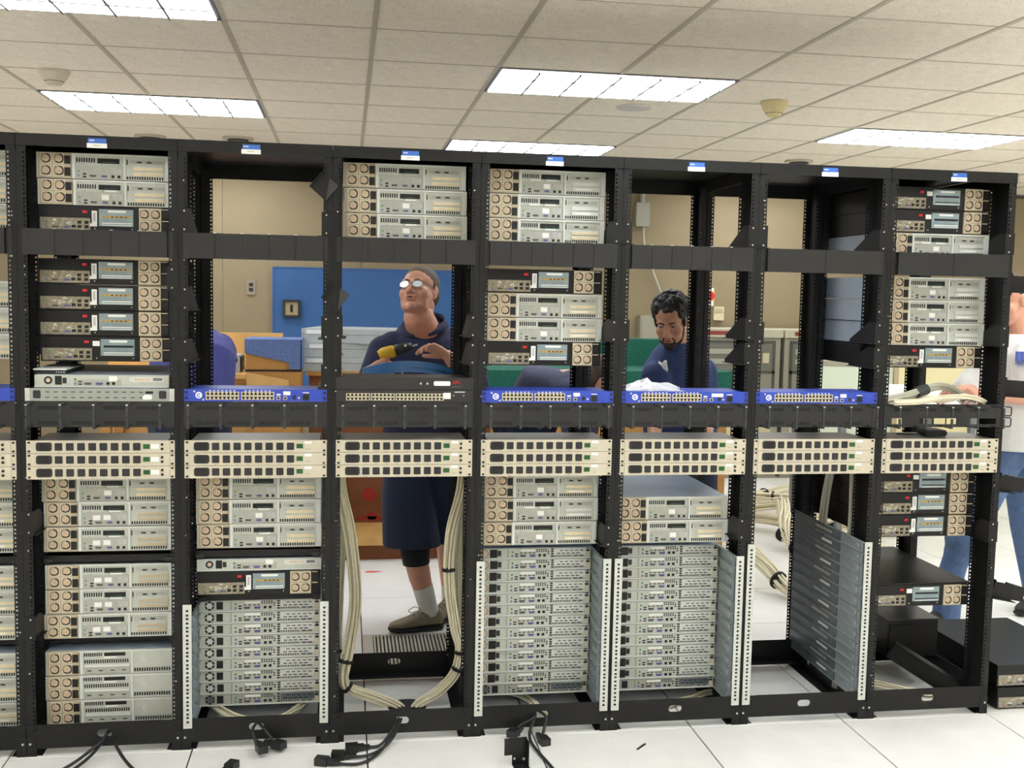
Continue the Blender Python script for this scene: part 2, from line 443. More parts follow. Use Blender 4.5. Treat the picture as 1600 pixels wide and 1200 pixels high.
def base_bar(y, thick, flange_dir, hole=True):
    b = MB(); x0, x1, z0, z1 = -P/2+0.003, P/2-0.003, 0.027, 0.112
    if hole:
        ov = bar_pts_face(x0, x1, z0, z1, True); n = len(ov)
        out = []
        for (x, z) in ov:
            cx, cz = 0.0, (z0+z1)/2 + 0.004
            dx, dz = x-cx, z-cz
            s = min(((x1 if dx > 0 else x0)-cx)/dx if abs(dx) > 1e-9 else 1e9, ((z1 if dz > 0 else z0)-cz)/dz if abs(dz) > 1e-9 else 1e9)
            out.append((cx+dx*s, cz+dz*s))
        v = []; f = []
        for yy in (y, y+thick):
            v += [(x, yy, z) for x, z in ov] + [(x, yy, z) for x, z in out]
        for i in range(n):
            j = (i+1) % n
            f += [(i, j, n+j, n+i), (2*n+i, 3*n+i, 3*n+j, 2*n+j), (i, 2*n+i, 2*n+j, j), (n+i, n+j, 3*n+j, 3*n+i)]
        b.add(v, f)
        # corner fillers
        cz = (z0+z1)/2 + 0.004
        for sx in (x0, x1):
            for sz in (z0, z1):
                hx, hz = (0.0), cz
        b.box(x0, x0+0.02, y+0.0005, y+thick+0.0005, z0, z1).box(x1-0.02, x1, y+0.0005, y+thick+0.0005, z0, z1)
        for sx in (-1, 1):
            b.add([(sx*(P/2-0.003), y+0.0006, z0), (sx*0.05, y+0.0006, z0), (sx*0.05, y+thick, z0), (sx*(P/2-0.003), y+thick, z0)], [(0,1,2,3)])
            for zz, z2 in ((z0, cz-0.02), (z1, cz+0.02)):
                b.add([(sx*0.05, y+0.0006, zz), (sx*(P/2-0.003), y+0.0006, zz), (sx*(P/2-0.003), y+0.0006, z2), (sx*0.03, y+0.0006, zz)], [(0,1,2), (0,2,3)])
    else:
        b.box(x0, x1, y, y+thick, z0, z1)
    if flange_dir: b.box(x0, x1, min(y, y+flange_dir*0.07), max(y+thick, y+flange_dir*0.07), z0-0.001, z0+0.002)
    return b
TOPF = MB().box(-P/2+0.001, P/2-0.001, -0.004, 0.0, 2.078, HT).box(-P/2+0.001, P/2-0.001, 0.0, 0.09, HT-0.003, HT).mesh('top_bar', M_BLACK)
TOPB = MB().box(-P/2+0.001, P/2-0.001, DEPTH, DEPTH+0.004, 2.06, HT).box(-P/2+0.001, P/2-0.001, DEPTH-0.09, DEPTH, HT-0.003, HT).mesh('top_bar', M_BLACK)
TOPS = {s: MB().box(s*P/2-(0.003 if s > 0 else -0.001), s*P/2+(-0.001 if s > 0 else 0.003), 0.0, DEPTH, 2.062, HT-0.003).mesh('side_bar', M_BLACK) for s in (-1, 1)}
TOPP = MB().box(-P/2+0.001, P/2-0.001, 0.09, DEPTH-0.09, HT-0.002, HT-0.0005).mesh('top_panel', M_BLACK2)
BASEF = base_bar(-0.003, 0.003, 0).mesh('base_bar', M_BLACK)
BASEB = base_bar(DEPTH-0.075, 0.003, -1).mesh('base_bar', M_BLACK2)
BASES = {s: MB().box(s*P/2-(0.0035 if s > 0 else -0.0005), s*P/2+(-0.0005 if s > 0 else 0.0035), 0.003, DEPTH, 0.0, 0.112)
            .box(min(s*P/2-s*0.0005, s*P/2-s*0.05), max(s*P/2-s*0.0005, s*P/2-s*0.05), 0.003, DEPTH, 0.0, 0.003).mesh('base_side', M_BLACK2) for s in (-1, 1)}
FOOT = {s: MB().box(min(s*(P/2-0.0006), s*(P/2-0.033)), max(s*(P/2-0.0006), s*(P/2-0.033)), -0.004, -0.0005, 0.0, 0.07).mesh('foot_plate', M_BLACK) for s in (-1, 1)}
M_SCREW = mat('bright_screw', (208, 210, 206), 0.3, 0.6)
SCREWS = []
for var in range(4):
    b = MB(); r2 = random.Random(40+var)
    for s in (-1, 1):
        for k in range(-18, 24):
            if r2.random() < 0.17:
                b.cyl_y(s*0.2325 + r2.uniform(0.002, 0.012)*s, zu(k)+r2.choice((0.00635, 0.022225, 0.0381)), r2.uniform(0.0018, 0.003), -0.0015, 0.0005, 6)
        b.cyl_y(s*0.245, 0.045, 0.004, -0.006, -0.0035, 8)
    SCREWS.append(b.mesh('screw_heads', M_SCREW))
def sticker_text(b, x0, x1, z, y, seed, h=0.0016):
    r2 = random.Random(seed); x = x0
    while x < x1:
        w = r2.uniform(0.0015, 0.0035); b.box(x, min(x+w, x1), y-0.0003, y, z, z+h); x += w + 0.0012
RACK = {}
RACKLAB = {0: 'black open rack cut off by the picture edge, beside the fullest rack', 1: 'black open rack holding the most servers, next to the cut-off rack',
  2: 'black open rack framing the blue-carpeted crate, blue switch in its middle', 3: 'black open rack framing the man in glasses, cream cables hanging inside',
  4: 'black open rack with servers standing between the two visible faces', 5: 'black open rack framing the bearded man, white plastic bag inside',
  6: 'black open rack with only bare slide rails in its lower half', 7: 'black open rack at the end of the row beside the white-shirted man'}
for i in range(0, 8):
    t = empty('server_rack', (rx(i), 0, 0)); RACK[i] = t
    for f in (True, False):
        for s in (-1, 1): put('post', POST[(f, s)], t)
    put('top_bar', TOPF, t); put('top_bar', TOPB, t)
    for s in (-1, 1):
        put('side_bar', TOPS[s], t); put('base_side', BASES[s], t); put('foot_plate', FOOT[s], t)
    put('base_bar', BASEF, t); put('base_bar', BASEB, t); put('top_panel', TOPP, t)
    put('screw_heads', SCREWS[i % 4], t, kind='stuff')
    dx = {1: 0.0, 2: -0.016, 3: 0.008, 4: 0.004, 5: 0.012, 6: 0.012, 7: 0.014}.get(i, 0.0)
    lb = MB().box(dx-0.032, dx+0.032, -0.0055, -0.004, 2.0775, 2.093).build('rack_label', M_WHITE, t)
    MB().box(dx-0.028, dx+0.03, -0.0058, -0.004, 2.093, 2.109).build('label_header', M_STB, lb)
    b = MB(); sticker_text(b, dx-0.012, dx+0.01, 2.0845, -0.0055, i, 0.0022); b.build('print', M_PRINT, lb)
    b = MB(); sticker_text(b, dx-0.024, dx-0.008, 2.1, -0.0058, i+20, 0.004); b.build('print', M_WHITE, lb)
    tag(t, RACKLAB[i], 'server rack', 'black server racks in a row')

# ------------------------------------------------------------------ rack-mounted devices
M_FRM = mat('fan_frame_bright', (232, 224, 200), 0.35, 0.1)
SW, SH, SD = 0.437, 0.0862, 0.6
def fx(u): return (u-0.5)*SW
def fz(v): return v*SH
def plate(b, u0, u1, v0, v1, y0, y1=0.013):
    return b.box(fx(u0), fx(u1), y0, y1, fz(v0), fz(v1))
def slits(u0, u1, v0, v1, n, y, duty=0.6, H=SH):
    b = MB(); w = (u1-u0)/n
    for k in range(n): b.box(fx(u0+k*w), fx(u0+(k+duty)*w), y-0.0006, y+0.001, v0*H, v1*H)
    return b
def psu_block(t, u0, u1, cols, v_rows, rad, handles, mbody=M_CREAM, yf=-0.004):
    p = MB(); plate(p, u0, u1, 0.015, 0.985, yf); p = p.build('power_supply', mbody, t)
    n = 0
    for v in v_rows:
        for u in cols:
            b = MB(); q = rad + 0.0012
            b.box(fx(u)-q, fx(u)+q, yf-0.0016, yf, fz(v)-q, fz(v)-q+0.0018).box(fx(u)-q, fx(u)-q+0.0018, yf-0.0016, yf, fz(v)-q, fz(v)+q).box(fx(u)+q-0.0018, fx(u)+q, yf-0.0016, yf, fz(v)-q, fz(v)+q).box(fx(u)-q, fx(u)+q, yf-0.0016, yf, fz(v)+q-0.0018, fz(v)+q)
            b.build('fan_frame', M_FRM, p)
            MB().ring_y(fx(u), fz(v), rad*0.72, rad*0.98, yf-0.0008, yf+0.001, 14, -2.3, 1.5).ring_y(fx(u), fz(v), rad*0.88, rad*0.97, yf-0.0008, yf+0.001, 8, 1.5, 2*PI-2.3).build('fan_opening', M_DARK, p)
            MB().ring_y(fx(u), fz(v), rad*0.3, rad*0.62, yf-0.0014, yf, 14).cyl_y(fx(u), fz(v), rad*0.2, yf-0.0022, yf, 10).build('fan_hub', M_TAN, p)
    for (h0, h1, w0, w1) in handles:
        b = MB(); plate(b, h0, h1, w0, w1, yf-0.003, yf); b.build('handle', M_DARK, p)
    return p

def silver_server(variant):
    "two-unit silver chassis seen from behind; variant: sticker and slot set"
    r2 = random.Random(variant*13+3)
    t = empty('silver_server')
    MB().box(-SW/2, SW/2, 0.013, SD, 0, SH).build('chassis', M_LID, t)
    fb = MB()
    plate(fb, 0.0, 1.0, 0.93, 1.0, 0.0); plate(fb, 0.0, 1.0, 0.0, 0.018, 0.0); plate(fb, 0.0, 0.012, 0.018, 0.93, 0.0)
    plate(fb, 0.262, 0.285, 0.018, 0.93, 0.0); plate(fb, 0.646, 0.662, 0.018, 0.93, 0.0); plate(fb, 0.962, 1.0, 0.018, 0.93, 0.0)
    fb.build('rear_frame', M_SILVB, t)
    psu_block(t, 0.014, 0.258, (0.072, 0.168), (0.29, 0.76), 0.0165, ((0.208, 0.254, 0.56, 0.88), (0.208, 0.254, 0.09, 0.42)))
    b = MB(); plate(b, 0.285, 0.646, 0.018, 0.93, 0.006); b.build('centre_panel', M_SILV, t)
    slits(0.292, 0.438, 0.66, 0.83, 8, 0.006).build('vent_grille', M_DARK, t)
    ce = MB(); plate(ce, 0.45, 0.615, 0.63, 0.83, 0.0045); ce = ce.build('card_opening', M_DARK, t)
    b = MB(); plate(b, 0.49, 0.585, 0.66, 0.70, 0.0035); b.build('circuit_card', mat('circuit_green', (38, 78, 58), 0.5, 0, 0.3, 200), ce)
    b = MB(); plate(b, 0.287, 0.644, 0.535, 0.55, 0.002); b.build('ledge', M_SILVB, t)
    b = MB()
    for u in (0.347, 0.482, 0.622): b.cyl_y(fx(u), fz(0.578), 0.0017, 0.0045, 0.007, 8)
    b.build('panel_screws', M_PRINT, t, kind='stuff')
    if variant % 3 != 0:
        for u0, u1 in ((0.36, 0.45), (0.495, 0.585)):
            if variant % 3 == 1 and u0 < 0.4: continue
            b = MB(); plate(b, u0, u1, 0.558, 0.612, 0.0048); b.build('sticker', M_WHITE, t)
    io = MB(); plate(io, 0.29, 0.642, 0.03, 0.525, 0.004); io = io.build('io_panel', M_PLATE, t)
    y = 0.004
    MB().cyl_y(fx(0.308), fz(0.31), 0.0032, y-0.001, y+0.001, 10).build('keyboard_port', M_PS2G, io)
    MB().cyl_y(fx(0.308), fz(0.14), 0.0032, y-0.001, y+0.001, 10).build('mouse_port', M_PS2P, io)
    for v in (0.20, 0.095):
        b = MB(); plate(b, 0.34, 0.366, v-0.03, v+0.03, y-0.0008, y+0.001); b.build('usb_port', M_DARK, io)
    for nm, u, w, m in (('serial_port', 0.414, 0.026, M_SER), ('video_port', 0.5, 0.022, M_VGA)):
        b = MB(); x, z, hw = fx(u), fz(0.13), w*SW
        b.prism_y([(x-hw*0.8, z-0.0034), (x+hw*0.8, z-0.0034), (x+hw, z+0.0034), (x-hw, z+0.0034)], y-0.0012, y+0.001); b.build(nm, m, io)
    for u in (0.565, 0.61):
        b = MB(); plate(b, u-0.011, u+0.011, 0.07, 0.18, y-0.0008, y+0.001); b.build('network_port', M_DARK, io)
    if variant != 0:
        us = (0.4, 0.48) if variant == 4 else (0.5,)
        for u in us:
            b = MB(); plate(b, u-0.028, u+0.028, 0.235, 0.435, y-0.0006, y+0.001); s_ = b.build('sticker', M_WHITE, io)
    b = MB(); plate(b, 0.555, 0.63, 0.25, 0.46, y-0.0004, y+0.001); b.build('faint_sticker', mat('worn_grey_sticker', (186, 186, 182), 0.7, 0, 0.1, 60), io)
    ex = MB(); plate(ex, 0.662, 0.962, 0.018, 0.93, 0.006); ex = ex.build('expansion_bay', M_SILV, t)
    b = MB(); plate(b, 0.668, 0.676, 0.62, 0.82, 0.0045, 0.007); b.build('bay_latch', M_DARK, ex)
    top = MB(); plate(top, 0.695, 0.945, 0.66, 0.8, 0.0035, 0.007); top.build('slot_cover', M_PLATE, ex)
    for u in (0.765, 0.84):
        b = MB(); plate(b, u-0.018, u+0.018, 0.695, 0.755, 0.0025, 0.005); b.build('card_port', M_CHARC, ex)
    msl = [M_SLOT, M_SLOT, M_SILVB, M_SLOT, M_CREAM][variant]
    for v in ((0.40, 0.53), (0.19, 0.32)):
        b = MB(); plate(b, 0.72, 0.948, v[0], v[1], 0.002, 0.007); sl = b.build('slot_cover', msl, ex)
        b = MB(); plate(b, 0.705, 0.948, v[1], v[1]+0.02, 0.0025, 0.007); b.build('slot_edge', M_SILVB, ex)
    if variant in (2, 3):
        b = MB(); plate(b, 0.75, 0.88, 0.22, 0.29, 0.0012, 0.003); b.build('slot_sticker', M_WHITE, ex)
    slits(0.668, 0.952, 0.045, 0.16, 15, 0.006).build('vent_grille', M_DARK, t)
    return t

def blank_server():
    "silver two-unit chassis with wide vents and a blank plate"
    t = empty('silver_server')
    MB().box(-SW/2, SW/2, 0.013, SD, 0, SH).build('chassis', M_LID, t)
    fb = MB()
    plate(fb, 0.0, 1.0, 0.93, 1.0, 0.0); plate(fb, 0.0, 1.0, 0.0, 0.018, 0.0); plate(fb, 0.0, 0.012, 0.018, 0.93, 0.0)
    plate(fb, 0.262, 0.285, 0.018, 0.93, 0.0); plate(fb, 0.66, 0.676, 0.018, 0.93, 0.0); plate(fb, 0.98, 1.0, 0.018, 0.93, 0.0)
    fb.build('rear_frame', M_SILVB, t)
    psu_block(t, 0.014, 0.258, (0.072, 0.168), (0.27, 0.75), 0.0165, ((0.208, 0.254, 0.56, 0.88), (0.208, 0.254, 0.09, 0.42)))
    b = MB(); plate(b, 0.285, 0.66, 0.018, 0.93, 0.006); b.build('centre_panel', M_SILV, t)
    slits(0.292, 0.438, 0.74, 0.88, 9, 0.006).build('vent_grille', M_DARK, t)
    b = MB(); plate(b, 0.45, 0.615, 0.74, 0.88, 0.0045); b.build('card_opening', M_DARK, t)
    b = MB(); plate(b, 0.45, 0.545, 0.66, 0.715, 0.0048); b.build('sticker', M_WHITE, t)
    slits(0.295, 0.645, 0.45, 0.6, 20, 0.006).build('vent_grille', M_DARK, t)
    bar = MB(); plate(bar, 0.3, 0.65, 0.3, 0.42, -0.002); bar.build('bright_bar', M_SILVB, t)
    lo = MB(); plate(lo, 0.3, 0.65, 0.04, 0.28, 0.001); lo = lo.build('drive_bay', M_PLATE, t)
    for u in (0.335, 0.425, 0.515, 0.605):
        b = MB(); plate(b, u-0.016, u+0.016, 0.13, 0.17, 0.0, 0.002); b.build('bay_slot', M_CHARC, lo)
    pl = MB(); plate(pl, 0.676, 0.98, 0.24, 0.93, 0.003); pl = pl.build('blank_plate', M_SILV, t)
    b = MB(); x, z, q = fx(0.76), fz(0.56), 0.006
    b.box(x-q, x+q, 0.0022, 0.004, z+q-0.0012, z+q).box(x-q, x+q, 0.0022, 0.004, z-q, z-q+0.0012).box(x-q, x-q+0.0012, 0.0022, 0.004, z-q, z+q)
    b.build('plate_mark', M_WHITE, pl)
    slits(0.685, 0.975, 0.06, 0.2, 15, 0.004).build('vent_grille', M_DARK, t)
    b = MB(); plate(b, 0.676, 0.98, 0.018, 0.24, 0.005); b.build('lower_plate', M_SILV, t)
    return t

def black_server(variant):
    t = empty('black_server')
    MB().box(-SW/2, SW/2, 0.006, SD, 0, SH).build('chassis', M_BLACK2, t)
    io = MB(); plate(io, 0.012, 0.385, 0.05, 0.53, 0.0035); io = io.build('io_shield', M_IOSH, t)
    y = 0.0035; r2 = random.Random(variant+70)
    MB().cyl_y(fx(0.06), fz(0.38), 0.0034, y-0.001, y+0.001, 10).build('keyboard_port', M_PS2G, io)
    MB().cyl_y(fx(0.06), fz(0.16), 0.0034, y-0.001, y+0.001, 10).build('mouse_port', M_PS2P, io)
    b = MB(); plate(b, 0.19, 0.235, 0.12, 0.2, y-0.001, y+0.001); b.build('video_port', M_VGA, io)
    b = MB(); plate(b, 0.1, 0.15, 0.12, 0.2, y-0.001, y+0.001); b.build('serial_port', M_SER, io)
    bl = MB()
    for k in range(9):
        u = r2.uniform(0.09, 0.25); v = r2.uniform(0.18, 0.44); plate(bl, u, u+r2.uniform(0.01, 0.03), v, v+r2.uniform(0.03, 0.07), y-0.0006, y+0.001)
    bl.build('tin_fingers', M_ZINC, io, kind='stuff')
    for u, v in ((0.305, 0.36), (0.358, 0.36), (0.305, 0.19), (0.358, 0.19), (0.262, 0.2)):
        b = MB(); plate(b, u-0.015, u+0.015, v-0.06, v+0.06, y-0.0008, y+0.001); b.build('network_port', M_DARK, io)
    b = MB(); plate(b, 0.328, 0.363, 0.735, 0.835, 0.0035); b.build('red_tab', M_RED, t)
    if variant in (0, 2):
        b = MB(); plate(b, 0.398, 0.437, 0.3, 0.83, 0.0028); b.build('asset_tag', M_WHITE, t)
        b = MB(); plate(b, 0.383, 0.437, 0.21, 0.33, 0.0022); b.build('asset_tag', M_WHITE, t)
        b = MB()
        for k in range(7): plate(b, 0.408, 0.427, 0.42+k*0.05, 0.445+k*0.05, 0.0025, 0.004)
        b.build('tag_print', M_PRINT, t, kind='stuff')
    else:
        b = MB(); plate(b, 0.392, 0.445, 0.62, 0.82, 0.0028); b.build('asset_tag', M_WHITE, t)
    pc = MB(); plate(pc, 0.452, 0.71, 0.23, 0.9, 0.003); pc = pc.build('expansion_cage', M_PCI, t)
    b = MB(); plate(b, 0.52, 0.655, 0.77, 0.86, 0.002, 0.004); b.build('cage_label', M_WHITE, pc)
    mid = (M_GOLD, M_CHARC, M_GOLD, M_DARK)[variant % 4]
    b = MB(); plate(b, 0.475, 0.7, 0.56, 0.65, 0.0015, 0.004); b.build('slot_cover', mid, pc)
    b = MB()
    for k in range(4): plate(b, 0.545+k*0.034, 0.562+k*0.034, 0.58, 0.62, 0.001, 0.003)
    b.build('card_port', M_DARK, pc, kind='stuff')
    b = MB(); plate(b, 0.475, 0.7, 0.42, 0.5, 0.0015, 0.004); b.build('slot_cover', M_PCI, pc)
    b = MB(); plate(b, 0.475, 0.7, 0.33, 0.37, 0.001, 0.004); b.build('slot_cover', M_WHITE if variant != 1 else M_CHARC, pc)
    b = MB(); plate(b, 0.475, 0.7, 0.25, 0.29, 0.001, 0.004); b.build('slot_cover', M_SILVB, pc)
    b = MB()
    for u in (0.42, 0.7): b.cyl_y(fx(u), fz(0.13), 0.002, 0.004, 0.007, 8)
    b.build('panel_screws', M_SCREW, t, kind='stuff')
    psu_block(t, 0.755, 0.925, (0.797, 0.882), (0.27, 0.74), 0.0158, ((0.928, 0.985, 0.1, 0.42), (0.928, 0.985, 0.56, 0.88)), M_CREAM, -0.001)
    b = MB(); plate(b, 0.93, 0.98, 0.46, 0.5, -0.004); b.build('latch', M_CREAM, t)
    b = MB(); plate(b, 0.93, 0.98, 0.92, 0.96, -0.004); b.build('latch', M_CREAM, t)
    return t

H1 = 0.0425
def thin_server(kind):
    "one-unit silver server; kind 0: ring fan guard, 1: solid fan disc, 2: short wide office server, 3: darker panel, hub and slot cover"
    t = empty('thin_server')
    h = H1
    mf = M_SILV if kind != 3 else M_PLATE
    MB().box(-SW/2, SW/2, 0.005, 0.5, 0, h).build('chassis', M_LID, t)
    def R(name, u0, u1, v0, v1, m, y0=0.0, y1=0.006, par=None):
        return MB().box(fx(u0), fx(u1), y0, y1, v0*h, v1*h).build(name, m, par or t)
    face = R('rear_panel', 0.0, 1.0, 0.1, 0.97, mf, 0.001)
    R('lower_lip', 0.0, 1.0, 0.0, 0.1, M_SILVB, -0.003)
    y = 0.001
    if kind in (0, 3):
        x, z, r = fx(0.085), 0.53*h, 0.0175
        g = MB()
        for k in range(6): g.ring_y(x, z, r*0.62, r, y-0.0008, y+0.001, 4, k*PI/3+0.12, (k+1)*PI/3-0.12)
        g.build('fan_guard', M_DARK, face)
        MB().cyl_y(x, z, r*0.6, y-0.001, y+0.001, 14).build('fan_hub', M_SILVB if kind == 0 else M_RAILD, face)
        R('power_inlet', 0.142, 0.195, 0.2, 0.86, M_DARK, y-0.001, y+0.001, face)
    elif kind == 1:
        x, z, r = fx(0.05), 0.52*h, 0.0165
        MB().ring_y(x, z, r*0.9, r, y-0.0012, y+0.001, 18).build('fan_guard', M_CHARC, face)
        MB().cyl_y(x, z, r*0.9, y-0.0008, y+0.001, 16).build('fan_hub', M_TAN, face)
        for k in range(3): MB().ring_y(x, z, r*(0.25+0.2*k), r*(0.29+0.2*k), y-0.0014, y, 16).build('fan_wire', M_ZINC, face)
        R('power_inlet', 0.1, 0.165, 0.15, 0.88, M_DARK, y-0.001, y+0.001, face)
        R('power_switch', 0.168, 0.2, 0.3, 0.78, M_CHARC, y-0.002, y+0.001, face)
    else:
        x, z, r = fx(0.1), 0.55*h, 0.0145
        MB().ring_y(x, z, r*0.5, r*0.95, y-0.0008, y+0.001, 16).build('fan_guard', M_CHARC, face)
        MB().cyl_y(x, z, r*0.5, y-0.0012, y+0.001, 12).build('fan_hub', M_TAN, face)
        R('power_inlet', 0.15, 0.2, 0.2, 0.9, M_DARK, y-0.001, y+0.001, face)
        R('power_switch', 0.205, 0.235, 0.3, 0.75, M_CHARC, y-0.001, y+0.001, face)
        R('board_plate', 0.29, 0.64, 0.12, 0.62, M_PLATE, y-0.001, y+0.001, face)
    b = MB()
    for k in range(5): b.box(fx(0.258), fx(0.264), y-0.0005, y+0.001, (0.15+k*0.16)*h, (0.24+k*0.16)*h)
    if kind != 2: b.build('vent_column', M_DARK, face, kind='stuff')
    R('keyboard_port', 0.29, 0.306, 0.55, 0.72, M_PS2G, y-0.0016, y+0.001, face)
    R('mouse_port', 0.29, 0.306, 0.2, 0.37, M_PS2P, y-0.0016, y+0.001, face)
    for v in (0.2, 0.4): R('usb_port', 0.322, 0.35, v, v+0.1, M_DARK, y-0.0016, y+0.001, face)
    for nm, u, m in (('serial_port', 0.392, M_SER), ('video_port', 0.478, M_VGA)):
        xx, zz = fx(u), 0.29*h
        MB().prism_y([(xx-0.0095, zz-0.004), (xx+0.0095, zz-0.004), (xx+0.0125, zz+0.004), (xx-0.0125, zz+0.004)], y-0.0016, y+0.001).build(nm, m, face)
    for u in (0.542, 0.584): R('network_port', u-0.012, u+0.012, 0.2, 0.42, M_DARK, y-0.0016, y+0.001, face)
    if kind != 2:
        R('panel_label', 0.375, 0.5, 0.68, 0.86, M_WHITE, y-0.0004, y+0.001, face)
        b = MB()
        for u in (0.375, 0.415, 0.455, 0.49):
            b.box(fx(u-0.012), fx(u+0.012), y-0.0004, y+0.001, 0.5*h, 0.58*h)
        for k in range(5):
            for q in range(2): b.box(fx(0.512+k*0.02), fx(0.524+k*0.02), y-0.0004, y+0.001, (0.62+q*0.16)*h, (0.73+q*0.16)*h)
        for k in range(2): b.box(fx(0.613), fx(0.625), y-0.0004, y+0.001, (0.4+k*0.2)*h, (0.53+k*0.2)*h)
        b.build('vent_cluster', M_DARK, face, kind='stuff')
        b = MB()
        for q in range(4): b.box(fx(0.643), fx(0.665), y-0.0006, y+0.001, (0.15+q*0.21)*h, (0.28+q*0.21)*h)
        b.build('vent_column', M_DARK, face, kind='stuff')
        R('slot_cover', 0.672, 0.955, 0.33, 0.9, M_SILVB if kind != 3 else M_RAILD, y-0.001, y+0.001, face)
        b = MB()
        for k in range(5): b.box(fx(0.72+k*0.046), fx(0.748+k*0.046), y-0.0016, y, 0.68*h, 0.75*h)
        for k in range(3): b.box(fx(0.695+k*0.042), fx(0.725+k*0.042), y-0.0016, y, 0.42*h, 0.5*h)
        for k in range(2): b.box(fx(0.825+k*0.042), fx(0.857+k*0.042), y-0.0016, y, 0.42*h, 0.5*h)
        for k in range(8): b.box(fx(0.672+k*0.02), fx(0.684+k*0.02), y-0.0006, y+0.001, 0.17*h, 0.28*h)
        for k in range(2): b.box(fx(0.845+k*0.05), fx(0.885+k*0.05), y-0.0006, y+0.001, 0.18*h, 0.27*h)
        b.build('vent_bars', M_CHARC, face, kind='stuff')
        R('ejector', 0.962, 0.99, 0.15, 0.55, M_PORT, y-0.002, y+0.001, face)
        b = MB(); b.box(fx(0.958), fx(0.99), y-0.001, y+0.001, 0.62*h, 0.78*h).box(fx(0.965), fx(0.985), y-0.001, y+0.001, 0.86*h, 0.95*h); b.build('ejector_slot', M_DARK, face)
    else:
        R('panel_label', 0.55, 0.61, 0.5, 0.9, M_WHITE, y-0.002, y+0.001, face)
        R('card_bracket', 0.7, 0.96, 0.45, 0.85, M_SILVB, y-0.001, y+0.001, face)
        R('card_port', 0.74, 0.86, 0.58, 0.72, M_TAN, y-0.0016, y, face)
        R('vent_patch', 0.88, 0.95, 0.55, 0.78, M_PRINT, y-0.0016, y, face)
    return t

# protos live as real, placed things: the first placement uses the prototype itself
PROTO = {}
def place(key, make, loc, label, cat, group, rz=0.0):
    if key not in PROTO:
        PROTO[key] = make(); o = PROTO[key]
    else:
        o = copy_tree(PROTO[key])
    o.location = loc; o.rotation_euler = (0, 0, rz)
    tag(o, label, cat, group); return o

def stack(rack, kinds, top_u, where, rec=0.1, jit=0.004):
    "kinds from top to bottom; each two rack units"
    same = {}
    for k in kinds: same[k[0]] = same.get(k[0], 0) + 1
    cnt = {}
    for n, k in enumerate(kinds):
        z = zu(top_u - 2*(n+1)) + 0.0012
        nm = {'A': 'silver server with four fans', 'B': 'black server with red tab', 'E': 'silver server with blank plate'}[k[0]]
        c = cnt.get(k[0], 0); cnt[k[0]] = c+1
        o_ = ordinal(c, same[k[0]])
        ph = nm + ((', ' + o_) if same[k[0]] > 1 else '') + ' in ' + where + ' ' + WHERE[rack]
        v = int(k[1]) if len(k) > 1 else 0
        mk = {'A': lambda: silver_server(v), 'B': lambda: black_server(v), 'E': blank_server}[k[0]]
        place((k[0], v), mk, (rx(rack) + rnd.uniform(-jit, jit), rec + rnd.uniform(0, 0.008), z), ph, 'server',
              {'A': 'silver two-unit servers', 'B': 'black two-unit servers', 'E': 'silver servers with a blank plate'}[k[0]])
stack(1, ['A0', 'A1', 'B0'], 24.9, 'top of')
stack(1, ['B0', 'B2', 'B0', 'B3'], 16.85, 'upper part of')
stack(1, ['A1', 'A4', 'A4'], -0.2, 'below strips of')
stack(1, ['A4', 'A4', 'A4'], -7.2, 'lower middle of')
stack(1, ['E', 'E', 'E'], -14.25, 'bottom of')
stack(0, ['A0', 'A1', 'A3'], 24.9, 'top of')
stack(0, ['A3', 'A3', 'A0'], 15.0, 'upper part of')
stack(0, ['A1', 'A3', 'A3'], -0.2, 'below strips of')
stack(0, ['A1', 'A3', 'A3'], -7.2, 'lower middle of')
stack(0, ['A0', 'A1', 'A3'], -14.25, 'bottom of')
stack(2, ['A0', 'A1', 'A1'], -0.15, 'middle of')
stack(2, ['B2'], -8.05, 'lower half of')
stack(3, ['A0', 'A1', 'A1'], 25.0, 'top of')
stack(4, ['A2', 'A2', 'A1'], 24.95, 'top of')
stack(4, ['B0', 'A3', 'A3', 'B2'], 16.85, 'upper part of')
stack(4, ['A3', 'A2', 'A3'], -0.3, 'middle of')
stack(5, ['A3', 'A3'], -2.3, 'middle of')
stack(7, ['B1', 'B3', 'A2'], 24.75, 'top of')
stack(7, ['A2', 'A2', 'A2', 'B2'], 16.95, 'upper part of')
stack(7, ['B1', 'B2', 'B2'], -0.2, 'middle of')
stack(7, ['B1'], -10.55, 'lower half of')
# one-unit servers
def thin_stack(rack, n, kind, rec):
    for k in range(n):
        z = zu(-20 + n - 1 - k) + 0.002
        kk = 3 if k == n-1 else kind  # lowest server of each stack takes the darker panel
        place(('C', kk), (lambda q=kk: thin_server(q)), (rx(rack) - 0.001 + rnd.uniform(-0.002, 0.002), rec + rnd.uniform(0, 0.004), z),
              'thin silver server, %s of %d in %s' % (ordinal(k, n), n, WHERE[rack]), 'server', 'thin one-unit servers')
thin_stack(2, 9, 0, 0.19); thin_stack(4, 13, 1, 0.185); thin_stack(5, 13, 1, 0.185)
place(('C', 2), lambda: thin_server(2), (rx(1)+0.002, 0.02, zu(7)+0.001), 'thin grey server above the slotted console switch in fullest rack', 'server', 'thin office servers')
place(('C', 2), lambda: thin_server(2), (rx(2)+0.003, 0.1, zu(-8)+0.002), 'thin silver server above the black server in rack framing the blue-carpeted crate', 'server', 'thin office servers')
# floor stack beyond the last rack
for k in range(2):
    place(('B', 1 if k else 0), (lambda: black_server(1)) if k else (lambda: black_server(0)), (2.075 + 0.006*k, 0.02, 0.004 + 0.158*0 + (0.092 if k == 0 else 0.0)),
          ('upper' if k == 0 else 'lower') + ' black server of the pair lying on the floor past the racks', 'server', 'black servers on the floor')

